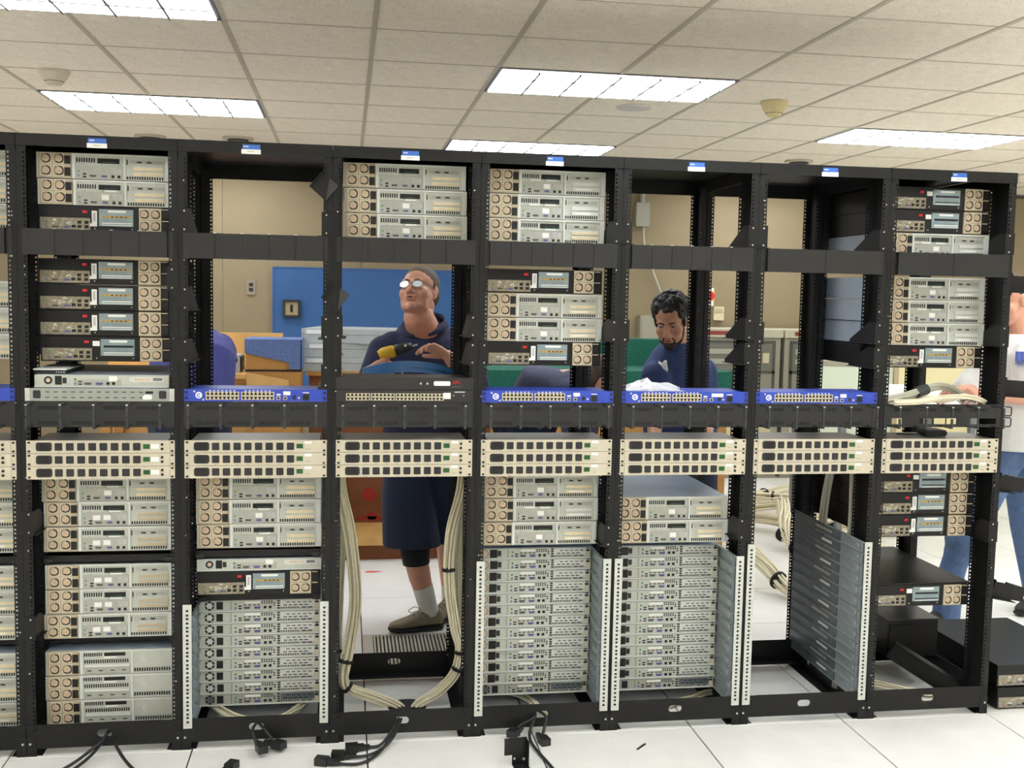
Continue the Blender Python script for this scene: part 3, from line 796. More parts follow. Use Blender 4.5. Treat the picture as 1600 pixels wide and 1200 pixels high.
# ------------------------------------------------------------------ power strips
EW = 0.4826
M_FEAR = mat('black_slot', (24, 22, 22), 0.6)
def power_strip(var):
    t = empty('power_strip')
    h = 0.0436
    MB().box(-0.218, 0.218, 0.004, 0.195, 0.0005, h).build('case', M_PDUTOP, t)
    fp = MB().bevbox(-0.2245, 0.2245, -0.004, 0.004, 0.0005, h, 0.001).box(-EW/2, EW/2, -0.0005, 0.003, 0.0005, h).build('front_plate', M_PDU, t)
    b = MB()
    for s in (-1, 1):
        for z in (0.0068, h-0.0072): b.bevbox(s*0.2325-0.0052, s*0.2325+0.0052, -0.0012, 0.001, z-0.0036, z+0.0036, 0.003)
    b.build('ear_slots', M_FEAR, t, kind='stuff')
    inl = MB().bevbox(-0.209, -0.158, -0.0062, -0.003, 0.008, 0.0375, 0.005).build('power_inlet', M_CHARC, t)
    MB().bevbox(-0.201, -0.166, -0.0066, -0.006, 0.012, 0.034, 0.004).build('inlet_well', M_DARK, inl)
    x = -0.2145
    for k in range(8):
        cx = -0.1365 + k*0.0362
        o = MB().bevbox(cx-0.0155, cx+0.0155, -0.0052, -0.003, 0.0072, 0.0378, 0.002).build('outlet_rim', mat('cream_rim', (206, 198, 176), 0.5), t)
        MB().bevbox(cx-0.0125, cx+0.0125, -0.0062, -0.004, 0.0095, 0.0355, 0.002).build('outlet', M_CHARC, o)
    MB().box(0.1375, 0.1595, -0.006, -0.003, 0.015, 0.031).build('rocker_switch', M_GREEN, t)
    if var == 0:
        MB().box(0.163, 0.19, -0.0045, -0.003, 0.015, 0.031).build('label', M_WHITE, t)
    else:
        MB().box(0.165, 0.19, -0.0045, -0.003, 0.031, 0.04).build('label', M_WHITE, t)
        b = MB(); sticker_text(b, 0.168, 0.186, 0.012, -0.004, 5); b.build('print', M_PRINT, t)
    if var != 1:
        for z in (0.0145, 0.03): MB().cyl_y(0.2, z, 0.0045, -0.0075, -0.003, 12).build('breaker_button', M_DARK, t)
    b = MB()
    for k in range(8): b.box(-0.1385+k*0.0362, -0.1345+k*0.0362, -0.0042, -0.0035, 0.0025, 0.0045)
    b.build('outlet_mark', M_PRINT, t, kind='stuff')
    return t
for i in range(8):
    for k in range(3):
        v = {0: 0, 1: 0, 2: 1, 3: 2, 4: 1, 5: 2, 6: 1, 7: 2}[i]
        place(('PDU', v), (lambda vv=v: power_strip(vv)), (rx(i), 0, zu(2-k)+0.0003), 'cream power strip with black outlets, %s of three in %s' % (ordinal(k, 3), WHERE[i]), 'power strip', 'cream rack power strips')

# ------------------------------------------------------------------ network switches
def port_block(x0, x1, n, z0, z1, y, up):
    b = MB(); w = (x1-x0)/n; zc = (z0+z1)/2
    for k in range(n):
        cx = x0 + (k+0.5)*w
        for s in (1, -1):
            zz = zc + s*(z1-z0)*0.27; q = (z1-z0)*0.17
            b.prism_y([(cx-w*0.42, zz-s*q), (cx+w*0.42, zz-s*q), (cx+w*0.14, zz+s*q), (cx-w*0.14, zz+s*q)][::s], y-0.0008, y+0.0008)
    return b
M_LOGO = mat('logo_white', (225, 228, 238), 0.5)
def blue_switch(var):
    t = empty('blue_switch'); h = 0.0432
    MB().box(-0.219, 0.219, 0.0, 0.15, 0.0005, h).build('case', M_BLUE, t)
    fp = MB().box(-0.2255, 0.2255, -0.003, 0.0, 0.0005, h).build('front_panel', M_BLUE, t)
    for s in (-1, 1):
        e = MB().box(min(s*0.2255, s*EW/2), max(s*0.2255, s*EW/2), -0.002, 0.0, 0.0005, h).build('mounting_ear', mat('blue_ear_enamel', (40, 62, 160), 0.4), t)
        b = MB()
        for z in (0.012, 0.032): b.bevbox(s*0.2335-0.005, s*0.2335+0.005, -0.0028, -0.0018, z-0.003, z+0.003, 0.002)
        b.build('ear_slot', M_FEAR, e)
    y = -0.003
    lg = MB().cyl_y(-0.192, 0.022, 0.0115, y-0.0006, y+0.0005, 20).build('logo_disc', M_LOGO, t)
    MB().ring_y(-0.192, 0.022, 0.0035, 0.0062, y-0.0009, y, 14, 0.6, 2*PI-0.6).build('logo_mark', M_BLUE, lg)
    b = MB().cyl_y(-0.207, 0.035, 0.0035, y-0.0006, y, 10).cyl_y(-0.177, 0.007, 0.0035, y-0.0006, y, 10); b.build('panel_screws', M_SCREW, t, kind='stuff')
    for a in (-0.169, -0.0505):
        p = MB().box(a, a+0.1115, y-0.0012, y, 0.0065, 0.0345).build('port_block', M_PORT, t)
        port_block(a+0.001, a+0.1105, 8, 0.0065, 0.0345, y-0.0012, 1).build('port_openings', M_DARK, p, kind='stuff')
        b = MB()
        for k in range(7): b.box(a+0.012+k*0.0135, a+0.018+k*0.0135, y-0.0006, y, 0.0365, 0.0395)
        b.build('port_marks', M_WHITE, p, kind='stuff')
    for a in (0.069, 0.0925):
        p = MB().box(a, a+0.013, y-0.001, y, 0.007, 0.0185).build('service_port', M_PORT, t)
        MB().box(a+0.0025, a+0.0105, y-0.0018, y, 0.009, 0.016).build('port_opening', M_DARK, p)
    b = MB().box(0.069, 0.083, y-0.0006, y, 0.0225, 0.0275); b.build('print', M_WHITE, t)
    a = 0.092 if var != 1 else 0.1
    MB().box(a, a+(0.024 if var != 1 else 0.045), y-0.0008, y, 0.0235, 0.0365).build('sticker', M_WHITE, t)
    MB().box(0.124, 0.135, y-0.0015, y, 0.009, 0.023).build('power_switch', M_CHARC, t)
    MB().cyl_y(0.145, 0.014, 0.004, y-0.001, y, 10).build('ground_screw', M_SCREW, t)
    pi_ = MB().bevbox(0.158, 0.181, y-0.0015, y, 0.005, 0.0275, 0.002).build('power_inlet', M_CHARC, t)
    MB().box(0.163, 0.176, y-0.002, y-0.001, 0.010, 0.0225).build('inlet_well', M_DARK, pi_)
    MB().box(0.158, 0.18, y-0.0006, y, 0.0305, 0.0335).build('print', M_WHITE, t)
    return t
for i in (0, 2, 4, 5, 6):
    place(('SW', 1 if i == 5 else 0), (lambda v=i: blue_switch(1 if v == 5 else 0)), (rx(i), -0.001, zu(6)+0.0006), 'royal blue network switch mounted in the ' + WHERE[i], 'network switch', 'blue network switches')
# black pair in rack 3
t = empty('black_switch', (rx(3), 0, zu(6)+0.0005))
MB().box(-0.22, 0.22, 0, 0.2, 0, 0.0432).build('case', M_BLACK2, t)
MB().box(-EW/2, EW/2, -0.003, 0, 0, 0.0432).build('front_panel', mat('black_panel', (36, 36, 36), 0.5), t)
for g in range(4):
    x0 = -0.207 + g*0.0865
    p = MB().box(x0, x0+0.083, -0.0042, -0.003, 0.006, 0.0315).build('port_block', M_PORT, t)
    port_block(x0+0.001, x0+0.082, 6, 0.006, 0.0315, -0.0042, 1).build('port_openings', M_DARK, p, kind='stuff')
MB().box(0.135, 0.1605, -0.005, -0.003, 0.0125, 0.034).build('sticker', M_WHITE, t)
cp = MB().prism_y([(0.176, 0.02), (0.202, 0.02), (0.206, 0.029), (0.172, 0.029)], -0.0045, -0.003).build('console_port', M_CHARC, t)
MB().cyl_y(0.171, 0.0245, 0.0022, -0.006, -0.003, 8).cyl_y(0.207, 0.0245, 0.0022, -0.006, -0.003, 8).build('port_screws', M_SCREW, cp, kind='stuff')
b = MB(); sticker_text(b, 0.175, 0.212, 0.035, -0.003, 8, 0.004); b.build('print', M_WHITE, t)
tag(t, 'black switch with four blocks of ports in rack framing the man in glasses', 'network switch')
t = empty('black_power_controller', (rx(3), 0, zu(7)+0.0008))
MB().box(-0.22, 0.22, 0, 0.16, 0, 0.043).build('case', M_BLACK2, t)
MB().box(-EW/2, 0.0085, -0.003, 0, 0, 0.043).box(0.0095, EW/2, -0.003, 0, 0, 0.043).build('front_panel', mat('black_panel', (36, 36, 36), 0.5), t)
MB().bevbox(0.1, 0.159, -0.0042, -0.003, 0.0145, 0.0305, 0.003).build('sticker', M_WHITE, t)
sp = MB().box(0.058, 0.072, -0.004, -0.003, 0.018, 0.026).build('serial_port', M_DARK, t)
MB().cyl_y(0.054, 0.022, 0.004, -0.006, -0.003, 10).cyl_y(0.077, 0.022, 0.004, -0.006, -0.003, 10).build('port_screws', M_SCREW, sp, kind='stuff')
def text_mesh(s, size, m, name):
    cu = bpy.data.curves.new(name, 'FONT'); cu.body = s; cu.size = size; cu.extrude = 0.0003; cu.align_x = 'CENTER'
    o = bpy.data.objects.new(name, cu); COL.objects.link(o)
    dg = bpy.context.evaluated_depsgraph_get()
    me = bpy.data.meshes.new_from_object(o.evaluated_get(dg)); bpy.data.objects.remove(o)
    me.materials.clear(); me.materials.append(m); return me
ap = put('brand_lettering', text_mesh('APC', 0.0165, M_RED, 'brand_lettering'), t, (0.181, -0.0036, 0.0215))
ap.rotation_euler = (PI/2, 0, 0)
b = MB(); sticker_text(b, 0.165, 0.198, 0.01, -0.003, 12, 0.002); b.build('print', M_PRINT, t)
tag(t, 'black power controller with white sticker and red lettering above the black switch', 'power controller')
# slotted console switch in rack 1
t = empty('console_switch', (rx(1), 0, zu(6)+0.0006))
M_KVM = mat('grey_console_panel', (160, 166, 158), 0.4, 0.3, 0.06, 40)
MB().box(-0.219, 0.219, 0, 0.2, 0, 0.043).build('case', M_LID, t)
MB().box(-0.2255, 0.2255, -0.004, 0, 0, 0.043).build('front_panel', M_KVM, t)
for s in (-1, 1):
    MB().box(min(s*0.2255, s*EW/2), max(s*0.2255, s*EW/2), -0.003, 0, 0, 0.043).build('mounting_ear', M_ZINC, t)
    MB().bevbox(s*0.203-0.012, s*0.203+0.012, -0.0055, -0.004, 0.009, 0.036, 0.003).build('handle_recess', M_CHARC, t)
sl_me = MB().box(-0.0065, 0.0065, -0.0046, -0.0035, -0.0014, 0.0014).mesh('port_slot', M_CHARC)
for r_ in range(2):
    for k in range(12): put('port_slot', sl_me, t, (-0.17 + k*0.0275, 0, 0.012 + r_*0.019))
MB().prism_y([(0.138, 0.006), (0.165, 0.006), (0.17, 0.014), (0.166, 0.022), (0.146, 0.023), (0.137, 0.016)], -0.0052, -0.004).build('sticker', M_WHITE, t)
MB().box(0.147, 0.172, -0.005, -0.004, 0.026, 0.034).build('network_port', M_DARK, t)
tag(t, 'grey console switch with two rows of slots in fullest rack', 'console switch')
# paper folder lying on the thin server in rack 1
t = empty('paper_folder', (rx(1)-0.175, 0.05, zu(8)+0.0005))
MB().box(-0.05, 0.055, 0.0, 0.25, 0, 0.012).build('binder_body', M_CHARC, t)
MB().box(-0.052, 0.055, -0.005, 0.24, 0.012, 0.0165).build('paper_sheet', M_WHITE, t)
b = MB()
for k in range(4): b.box(0.02+k*0.008, 0.024+k*0.008, -0.0006, 0.0, 0.003, 0.006)
b.build('print', M_WHITE, t)
tag(t, 'white paper on a dark binder above the thin grey server in fullest rack', 'folder')

# ------------------------------------------------------------------ cable managers and upper covers
M_DUCT = mat('black_duct_plastic', (26, 26, 26), 0.5, 0, 0.08, 40)
M_MGR = mat('black_manager_plastic', (34, 35, 35), 0.5, 0, 0.08, 40)
M_RING = mat('black_ring_plastic', (52, 53, 54), 0.4)
M_DEEP = mat('deep_slot_black', (7, 7, 8), 0.7)
def cable_manager(open_=False):
    t = empty('cable_manager'); h = 2*U - 0.001
    b = MB()
    if not open_:
        b.box(-0.2255, 0.2255, 0.0, 0.004, 0, h)
    else:
        b.box(-0.2255, 0.2255, 0.0, 0.004, 0.034, h).box(-0.2255, 0.2255, 0.0, 0.004, 0, 0.011)
        xs = [-0.2255, -0.205, -0.165, -0.09, -0.04, -0.03, 0.015, 0.022, 0.06, 0.12, 0.2255]
        for k in range(0, len(xs)-1, 2): b.box(xs[k], xs[k+1]-0.004, 0.0, 0.004, 0.011, 0.034)
    b.build('back_plate', M_MGR, t)
    for s in (-1, 1): MB().box(min(s*0.2255, s*EW/2), max(s*0.2255, s*EW/2), -0.0015, 0.003, 0, h).build('mounting_ear', M_MGR, t)
    b = MB()
    for g in range(4):
        for r_, n in ((h-0.022, 7), (0.014, 7)):
            if open_ and r_ < 0.03: continue
            for k in range(n): b.box(-0.2+g*0.105+k*0.0105, -0.1935+g*0.105+k*0.0105, -0.0008, 0.0005, r_-0.006, r_+0.006)
    b.build('slot_rows', M_DEEP, t, kind='stuff')
    ring = MB()
    rod = 0.0028
    for x in (-0.218, -0.111, -0.006, 0.1, 0.206):
        d = MB()
        d.box(x-rod, x+rod, -0.075, 0.0, h-0.008, h-0.003).box(x-rod, x+rod, -0.075, 0.0, 0.003, 0.008)
        d.box(x-rod*1.3, x+rod*1.3, -0.08, -0.074, 0.003, h*0.46).box(x-rod*1.3, x+rod*1.3, -0.08, -0.074, h*0.54, h-0.003)
        d = d.build('cable_ring', M_RING, t)
        MB().box(x-rod*1.3, x+rod*1.3, -0.081, -0.077, h-0.006, h-0.002).build('ring_tip', M_ZINC, d)
    return t
for i in range(8):
    v = 1 if i == 7 else 0
    place(('MGR', v), (lambda vv=v: cable_manager(vv == 1)), (rx(i), -0.0006, zu(4)+0.0005), 'black ringed cable manager above the cream power strips in ' + WHERE[i], 'cable manager', 'black cable managers with rings')
def duct_cover(n, tip):
    t = empty('duct_cover'); h = 1.92*U
    w = 0.449/n
    for k in range(n):
        MB().bevbox(-0.2245+k*w+0.0006, -0.2245+(k+1)*w-0.0006, -0.022, -0.018, 0, h, 0.0015).build('cover_segment', M_DUCT, t)
    MB().box(-0.2245, 0.2245, -0.018, 0.0, 0, 0.003).box(-0.2245, 0.2245, -0.018, 0.0, h-0.003, h).box(-0.2245, 0.2245, -0.001, 0.003, 0.003, h-0.003).build('duct_back', M_DUCT, t)
    for s in (-1, 1): MB().box(min(s*0.2245, s*EW/2), max(s*0.2245, s*EW/2), -0.001, 0.002, 0, h).build('mounting_ear', M_MGR, t)
    if tip:
        b = MB()
        for k in range(1, n): b.box(-0.2245+k*w-0.005, -0.2245+k*w+0.005, -0.0225, -0.016, h, h+0.002)
        b.build('clip_tip', M_ZINC, t, kind='stuff')
    return t
for i in range(8):
    n = {0: 5, 1: 5, 2: 5, 3: 5, 4: 6, 5: 6, 6: 2, 7: 2}[i]
    place(('DUCT', n), (lambda q=n: duct_cover(q, q > 2)), (rx(i), -0.0006, zu(17)), 'black duct cover across the upper part of ' + WHERE[i], 'duct cover', 'black duct covers')

# ------------------------------------------------------------------ zinc strips and slide rails
STRIP = {}
def mount_strip(rack, side, u0, u1, label):
    key = (side, u0, u1)
    if key not in STRIP:
        b = ladder(0.03, zu(u0), zu(u1), 0.0105, 0.0195, 0.002, hole=0.0078, x=-0.015, y=-0.0045)
        STRIP[key] = (b.mesh('strip_face', M_ZINC), MB().box(-0.0155 if side < 0 else 0.0135, -0.0135 if side < 0 else 0.0155, -0.0045, 0.0, zu(u0), zu(u1)).mesh('strip_edge', M_ZINC),)
    t = empty('mounting_strip', (rx(rack) + side*0.2355, 0, 0))
    put('strip_face', STRIP[key][0], t)
    back = MB().box(-0.004, 0.004, -0.0024, -0.0006, zu(u0), zu(u1)).build('strip_backing', M_DARK, t)
    tag(t, label, 'mounting strip', 'zinc mounting strips')
for rk, s, a, b_ in ((2, -1, -20, -10), (2, 1, -20, -10), (4, -1, -20, -7), (4, 1, -20, -7), (5, -1, -20, -7), (5, 1, -20, -7), (6, -1, -20, -6), (6, 1, -20, -6)):
    nb = {(2, -1): 'nearer the fullest rack', (2, 1): 'nearer the hanging cream cables', (4, -1): 'nearer the hanging cream cables', (4, 1): 'nearer the bearded man',
          (5, -1): 'nearer the two faces\' rack', (5, 1): 'nearer the empty rails', (6, -1): 'nearer the bearded man', (6, 1): 'carrying the bare rails'}[(rk, s)]
    mount_strip(rk, s, a, b_, 'perforated zinc strip %s in %s' % (nb, WHERE[rk]))
rail_cache = {}
def slide_rail(side, var):
    t = empty('slide_rail'); r2 = random.Random(var)
    x = -side*0.003
    a, b_ = min(0, x), max(0, x)
    MB().box(a, b_, 0.0, 0.33, 0.001, 0.0425).box(min(0, -side*0.012), max(0, -side*0.012), 0.0, 0.33, 0.001, 0.003).box(min(0, -side*0.012), max(0, -side*0.012), 0.0, 0.33, 0.0405, 0.0425).build('outer_channel', M_RAIL, t)
    a, b_ = min(-side*0.003, -side*0.006), max(-side*0.003, -side*0.006)
    MB().box(a, b_, 0.2, 0.64, 0.003, 0.041).box(min(-side*0.003, -side*0.01), max(-side*0.003, -side*0.01), 0.2, 0.64, 0.003, 0.0045).box(min(-side*0.003, -side*0.01), max(-side*0.003, -side*0.01), 0.2, 0.64, 0.0395, 0.041).build('inner_slide', M_RAILD, t)
    MB().box(min(-side*0.006, -side*0.0068), max(-side*0.006, -side*0.0068), 0.27, 0.27+r2.uniform(0.08, 0.16), 0.016, 0.026).build('rail_label', M_WHITE if var % 2 else M_PLATE, t)
    b = MB()
    for q in (0.02, 0.045, 0.3): b.box(min(-side*0.003, -side*0.0045), max(-side*0.003, -side*0.0045), q, q+0.008, 0.014, 0.027)
    b.build('rail_clip', M_ZINC, t, kind='stuff')
    MB().box(min(-side*0.006, -side*0.0085), max(-side*0.006, -side*0.0085), 0.02, 0.62, 0.0005, 0.0025).build('rail_highlight', M_ZINC, t)  # bright line standing in for the highlight along the lower lip
    MB().box(min(0, -side*0.02), max(0, -side*0.02), -0.0, 0.003, 0.002, 0.04).build('rail_end', M_RAILD, t)
    return t
for rk, s, n, u0 in ((2, -1, 9, -20), (4, 1, 13, -20), (5, 1, 13, -20), (6, 1, 14, -20)):
    for k in range(n):
        v = (k*3+rk) % 4
        place(('RAIL', s, v), (lambda ss=s, vv=v: slide_rail(ss, vv)), (rx(rk)+s*0.2262, 0.003, zu(u0+n-1-k)), 'steel slide rail, %s of %d in %s' % (ordinal(k, n), n, WHERE[rk]), 'slide rail', 'steel slide rails')

# ------------------------------------------------------------------ shelf brackets, shelves, side arms
def shelf_bracket(side):
    t = empty('shelf_bracket'); hh = 0.082
    MB().box(min(side*0.002, -side*0.036), max(side*0.002, -side*0.036), -0.0035, -0.0008, 0.0, hh).build('ear_plate', M_BLACK, t)
    x0 = -side*0.036
    MB().prism_x([(0.0, 0.0), (0.0, hh), (0.05, hh), (0.2, 0.012), (0.2, 0.0)], min(x0, x0+side*0.002), max(x0, x0+side*0.002)).build('wing', M_BLACK, t)
    MB().box(min(x0, x0-side*0.012), max(x0, x0-side*0.012), 0.0, 0.2, 0.0, 0.002).build('ledge', M_BLACK, t)
    b = MB()
    for z in (0.01, hh-0.01): b.cyl_y(-side*0.02, z, 0.003, -0.006, -0.003, 8)
    b.build('screws', M_SCREW, t, kind='stuff')
    return t
BRK = [(2, -1, 18.95), (2, 1, 18.95), (2, -1, 13.0), (2, 1, 10.9), (2, -1, 9.0), (3, -1, 11.0), (3, 1, 11.2), (3, 1, 9.0), (4, 1, 18.95), (4, 1, 11.0), (4, 1, -6.0), (5, 1, 18.95), (5, 1, 11.3), (5, 1, 9.2), (5, -1, 18.95), (5, -1, 11.0), (6, 1, 18.95), (6, -1, 18.95), (6, 1, 11.1), (6, 1, 9.0), (6, -1, 11.0), (7, 1, 18.95), (7, 1, 11.0), (7, 1, -6.2), (5, 1, -5.6), (1, 1, 14.5), (4, -1, 9.0), (2, 1, 7.1), (1, -1, -4.3), (1, -1, -12.5)]
def bracket_where(rk, s):
    return {(1, -1): 'on the post shared with cut-off rack', (1, 1): 'beside the four black servers of fullest rack', (2, -1): 'on fullest-rack side of the window with crate',
            (2, 1): 'on glasses-man side of the window with crate', (3, -1): 'on crate side of the man in glasses', (3, 1): 'on far-post side of the man in glasses',
            (4, -1): 'on glasses-man side of the rack between the faces', (4, 1): 'on bearded-man side of the rack between the faces', (5, -1): 'on the near-rack side of the bearded man',
            (5, 1): 'on the empty-rail side of the bearded man', (6, -1): 'on bearded-man side of the empty-rail rack', (6, 1): 'on end-rack side of the empty-rail rack', (7, 1): 'on the outermost end post'}[(rk, s)]
for rk, s, u in BRK:
    lvl = 'high' if u > 16 else 'at face height' if u > 12.9 else 'below face height' if u > 10.5 else 'just above switch height' if u > 8 else 'beside the switch' if u > 0 else 'low' if u > -8 else 'lowest'
    place(('BRK', s), (lambda ss=s: shelf_bracket(ss)), (rx(rk)+s*(P/2-0.0008), 0, zu(u)), 'black shelf bracket %s, %s' % (lvl, bracket_where(rk, s)), 'shelf bracket', 'black shelf brackets')
# loose brackets hanging askew on the post between racks 2 and 3
for x, z, a, lab in ((-0.8, 1.977, 0.72, 'crooked black bracket high on the post beside the empty window of beige wall'), (-0.76, 1.602, 0.66, 'crooked black bracket on the post at the height of the glasses')):
    t = empty('crooked_bracket', (x, -0.012, z)); t.rotation_euler = (0, a, 0)
    MB().box(-0.036, 0.036, 0.0, 0.0025, -0.034, 0.034).build('plate', M_BLACK, t)
    MB().box(-0.036, -0.033, -0.03, 0.0, -0.034, 0.034).build('folded_edge', M_BLACK, t)
    MB().prism_y([(-0.005, 0.034), (0.036, 0.034), (0.036, -0.034)], -0.004, 0.0).build('gusset', mat('black_worn_steel', (48, 48, 48), 0.45), t)
    tag(t, lab, 'bracket', 'crooked brackets')
# plain shelves between stacks
def rack_shelf():
    t = empty('rack_shelf')
    MB().box(-0.2185, 0.2185, 0.07, 0.6, 0.006, 0.009).build('deck', M_BLACK2, t)
    MB().box(-0.2185, 0.2185, 0.07, 0.073, 0.009, 0.03).build('lip', M_BLACK2, t)
    for s in (-1, 1):
        MB().box(min(s*0.216, s*0.2185), max(s*0.216, s*0.2185), 0.073, 0.6, 0.009, 0.03).build('side', M_BLACK2, t)
        MB().box(min(s*0.19, s*0.218), max(s*0.19, s*0.218), 0.066, 0.07, 0.004, 0.02).build('clip', M_CHARC, t)
    return t
for rk, u, lab in ((1, -7.15, 'black shelf under the upper silver trio in lower half of fullest rack'), (1, -14.2, 'black shelf above the blank-plate servers in fullest rack'),
                   (0, -7.15, 'black shelf below the power strips in cut-off end rack'), (0, -14.2, 'lowest black shelf in cut-off end rack'), (2, -6.95, 'black shelf above the thin silver server in rack framing the blue-carpeted crate'),
                   (2, -11.0, 'black shelf above the nine thin servers in rack framing the blue-carpeted crate')):
    place('SHELF', rack_shelf, (rx(rk), 0.03 if u > -11 else 0.1, zu(u)), lab, 'shelf', 'black rack shelves')
# deep black tray carrying the lowest black server in the last rack
t = empty('black_tray', (rx(7), 0.1, zu(-10.5)))
MB().box(-0.2185, 0.2185, 0.0, 0.6, 0.001, 0.006).build('deck', M_BLACK2, t)
tag(t, 'black lid tray resting over the lowest black server in end rack', 'tray')
# arms on the outer face of the last post
def side_arm(zc, tilt, ln, label):
    t = empty('side_arm', (rx(7)+P/2+0.001, 0.02, zc)); t.rotation_euler = (0, tilt, 0)
    MB().box(0.0, 0.004, -0.02, 0.05, -0.045, 0.04).build('arm_plate', M_BLACK, t)
    MB().box(0.004, ln, 0.0, 0.003, -0.035, 0.03).build('arm_wing', M_BLACK, t)
    MB().box(0.004, ln, -0.03, 0.0, -0.035, -0.032).build('arm_ledge', M_BLACK, t)
    MB().prism_z([(ln, 0.0), (ln+0.05, 0.0), (ln, 0.06)], -0.03, 0.028).build('arm_gusset', M_BLACK2, t)
    tag(t, label, 'side arm', 'black side arms on the end post')
side_arm(1.70, 0.02, 0.10, 'uppermost black side arm on the end post, hiding the forehead')
side_arm(1.298, 0.06, 0.11, 'black side arm on end post across the white shirt')
side_arm(0.925, 0.12, 0.07, 'black side arm on end post in front of the jeans pocket')
side_arm(0.50, 0.2, 0.10, 'lowest black side arm on end post in front of the jeans leg')
for z, lab in ((zu(4)+0.062, 'upper small black ring on the end post'), (zu(4)+0.02, 'lower small black ring on the end post')):
    t = MB().tube([(0, 0, 0.017), (0.026, -0.004, 0.017), (0.03, -0.004, 0.013), (0.03, -0.004, -0.013), (0.026, -0.004, -0.017), (0, 0, -0.017)], 0.0025, 6).build('post_ring', M_BLACK, None, (rx(7)+P/2-0.001, 0.0, z))
    tag(t, lab, 'cable ring', 'rings on the end post')
# tilted blank panel and black junk in the bottom of the last rack
t = empty('leaning_panel', (1.56, 0.3, 0.115)); t.rotation_euler = (0.15, 0.5, -0.5)
MB().box(-0.03, 0.36, -0.004, 0.0, 0.0, 0.075).box(-0.03, 0.36, -0.004, 0.03, 0.072, 0.075).build('panel_face', M_BLACK2, t)
MB().box(-0.03, -0.025, 0.0, 0.03, 0.0, 0.072).build('panel_end', M_BLACK, t)
tag(t, 'black steel panel leaning inside the bottom of the end rack', 'panel')
t = empty('black_case', (1.66, 0.34, 0.118))
MB().box(-0.11, 0.12, 0.0, 0.4, 0.0, 0.16).build('case_body', M_BLACK2, t)
MB().box(-0.1, 0.11, -0.004, 0.0, 0.02, 0.14).build('case_door', M_BLACK, t)
MB().box(-0.112, 0.122, -0.004, 0.4, 0.16, 0.164).build('case_lid', mat('dark_grey_lid', (70, 70, 72), 0.35), t)
tag(t, 'dark computer case lying in the bottom of the end rack', 'computer case')
t = empty('black_puck', (rx(7)+0.01, 0.05, zu(3)+0.002))
MB().bevbox(-0.045, 0.045, 0.0, 0.07, 0.0, 0.024, 0.008).build('adapter_body', M_DARK, t)
MB().tube(spline([(-0.045, 0.03, 0.01), (-0.09, 0.02, 0.006), (-0.14, 0.05, 0.004)]), 0.003, 6).build('adapter_cord', M_DARK, t)
tag(t, 'small black power adapter lying on the topmost power strip in end rack', 'adapter')

# ------------------------------------------------------------------ cables
M_CABLE = mat('cream_cable_jacket', (230, 223, 196), 0.5, 0, 0.06, 60)
M_CABLEG = mat('grey_cable_jacket', (190, 188, 172), 0.5)
M_CORD = mat('black_cord_rubber', (28, 28, 30), 0.45)
M_TIE = mat('black_hook_strap', (26, 26, 28), 0.7)
def bundle(name, path, n, rad, cr, label, m=M_CABLE, ties=(), seed=1, cat='cable bundle', group=None, spread_=1.0, twist=1.5):
    r2 = random.Random(seed)
    t = empty(name, path[0])
    org = Vector(path[0])
    sp = spline(path, 6)
    rr = rad if callable(rad) else (lambda q: rad)
    offs = []
    for k in range(n):
        a = 2.4*k; q = math.sqrt((k+0.5)/n); offs.append((a, q))
    frames = []
    for i, p in enumerate(sp):
        d = (sp[min(i+1, len(sp)-1)] - sp[max(i-1, 0)]).normalized()
        a = d.cross(Vector((0.1, 1, 0.15))).normalized(); b = d.cross(a)
        frames.append((p, a, b))
    for a0, q0 in offs:
        pts = []; ph = r2.uniform(0, 6)
        for i, (p, a, b) in enumerate(frames):
            s = i/(len(frames)-1)
            ang = a0 + twist*s + 0.25*math.sin(ph+6*s); R = rr(s)*q0*(1+0.15*math.sin(ph*2+9*s))
            pts.append(p + a*R*math.cos(ang) + b*R*math.sin(ang) - org)
        mb = MB().tube(pts, cr, 6); mb.smooth = True
        mb.build('cable', m, t)
    for s in ties:
        i = min(len(frames)-2, int(s*(len(frames)-1)))
        p, a, b = frames[i]; d = (frames[i+1][0]-p).normalized()
        R = rr(s)+cr*1.2
        pts = [p - org - d*0.005, p - org + d*0.005]
        mb = MB().tube([p-org-d*0.006, p-org+d*0.006], R, 14); mb.smooth = False
        mb.build('cable_tie', M_TIE, t)
    tag(t, label, cat, group); return t
bundle('cable_bundle', [(-0.752, 0.25, 1.09), (-0.745, 0.3, 0.88), (-0.708, 0.32, 0.69), (-0.683, 0.34, 0.44), (-0.70, 0.34, 0.26), (-0.722, 0.33, 0.12), (-0.69, 0.33, 0.065), (-0.60, 0.32, 0.035), (-0.515, 0.31, 0.0), (-0.49, 0.31, -0.03)], 16, lambda s: 0.024 if s < 0.55 else 0.02, 0.0042,
       'cream cable bundle hanging down the crate side of the rack framing the man in glasses', ties=(0.5, 0.645), seed=3)
bundle('cable_bundle', [(-0.738, 0.45, 1.05), (-0.735, 0.46, 0.7), (-0.742, 0.44, 0.4), (-0.745, 0.4, 0.2), (-0.74, 0.36, 0.12)], 8, 0.016, 0.004, 'thin cream cable bundle behind the larger one on the crate side', ties=(0.75,), seed=5)
bundle('cable_bundle', [(-0.275, 0.2, 1.06), (-0.282, 0.23, 0.88), (-0.318, 0.25, 0.71), (-0.326, 0.25, 0.53), (-0.30, 0.25, 0.34), (-0.275, 0.25, 0.25), (-0.29, 0.26, 0.15), (-0.35, 0.28, 0.07), (-0.43, 0.3, 0.012), (-0.46, 0.3, -0.03)], 16, lambda s: 0.021 if s < 0.8 else 0.017, 0.0042,
       'cream cable bundle hanging beside the sneaker in the rack framing the man in glasses', ties=(0.32, 0.58, 0.66), seed=8)
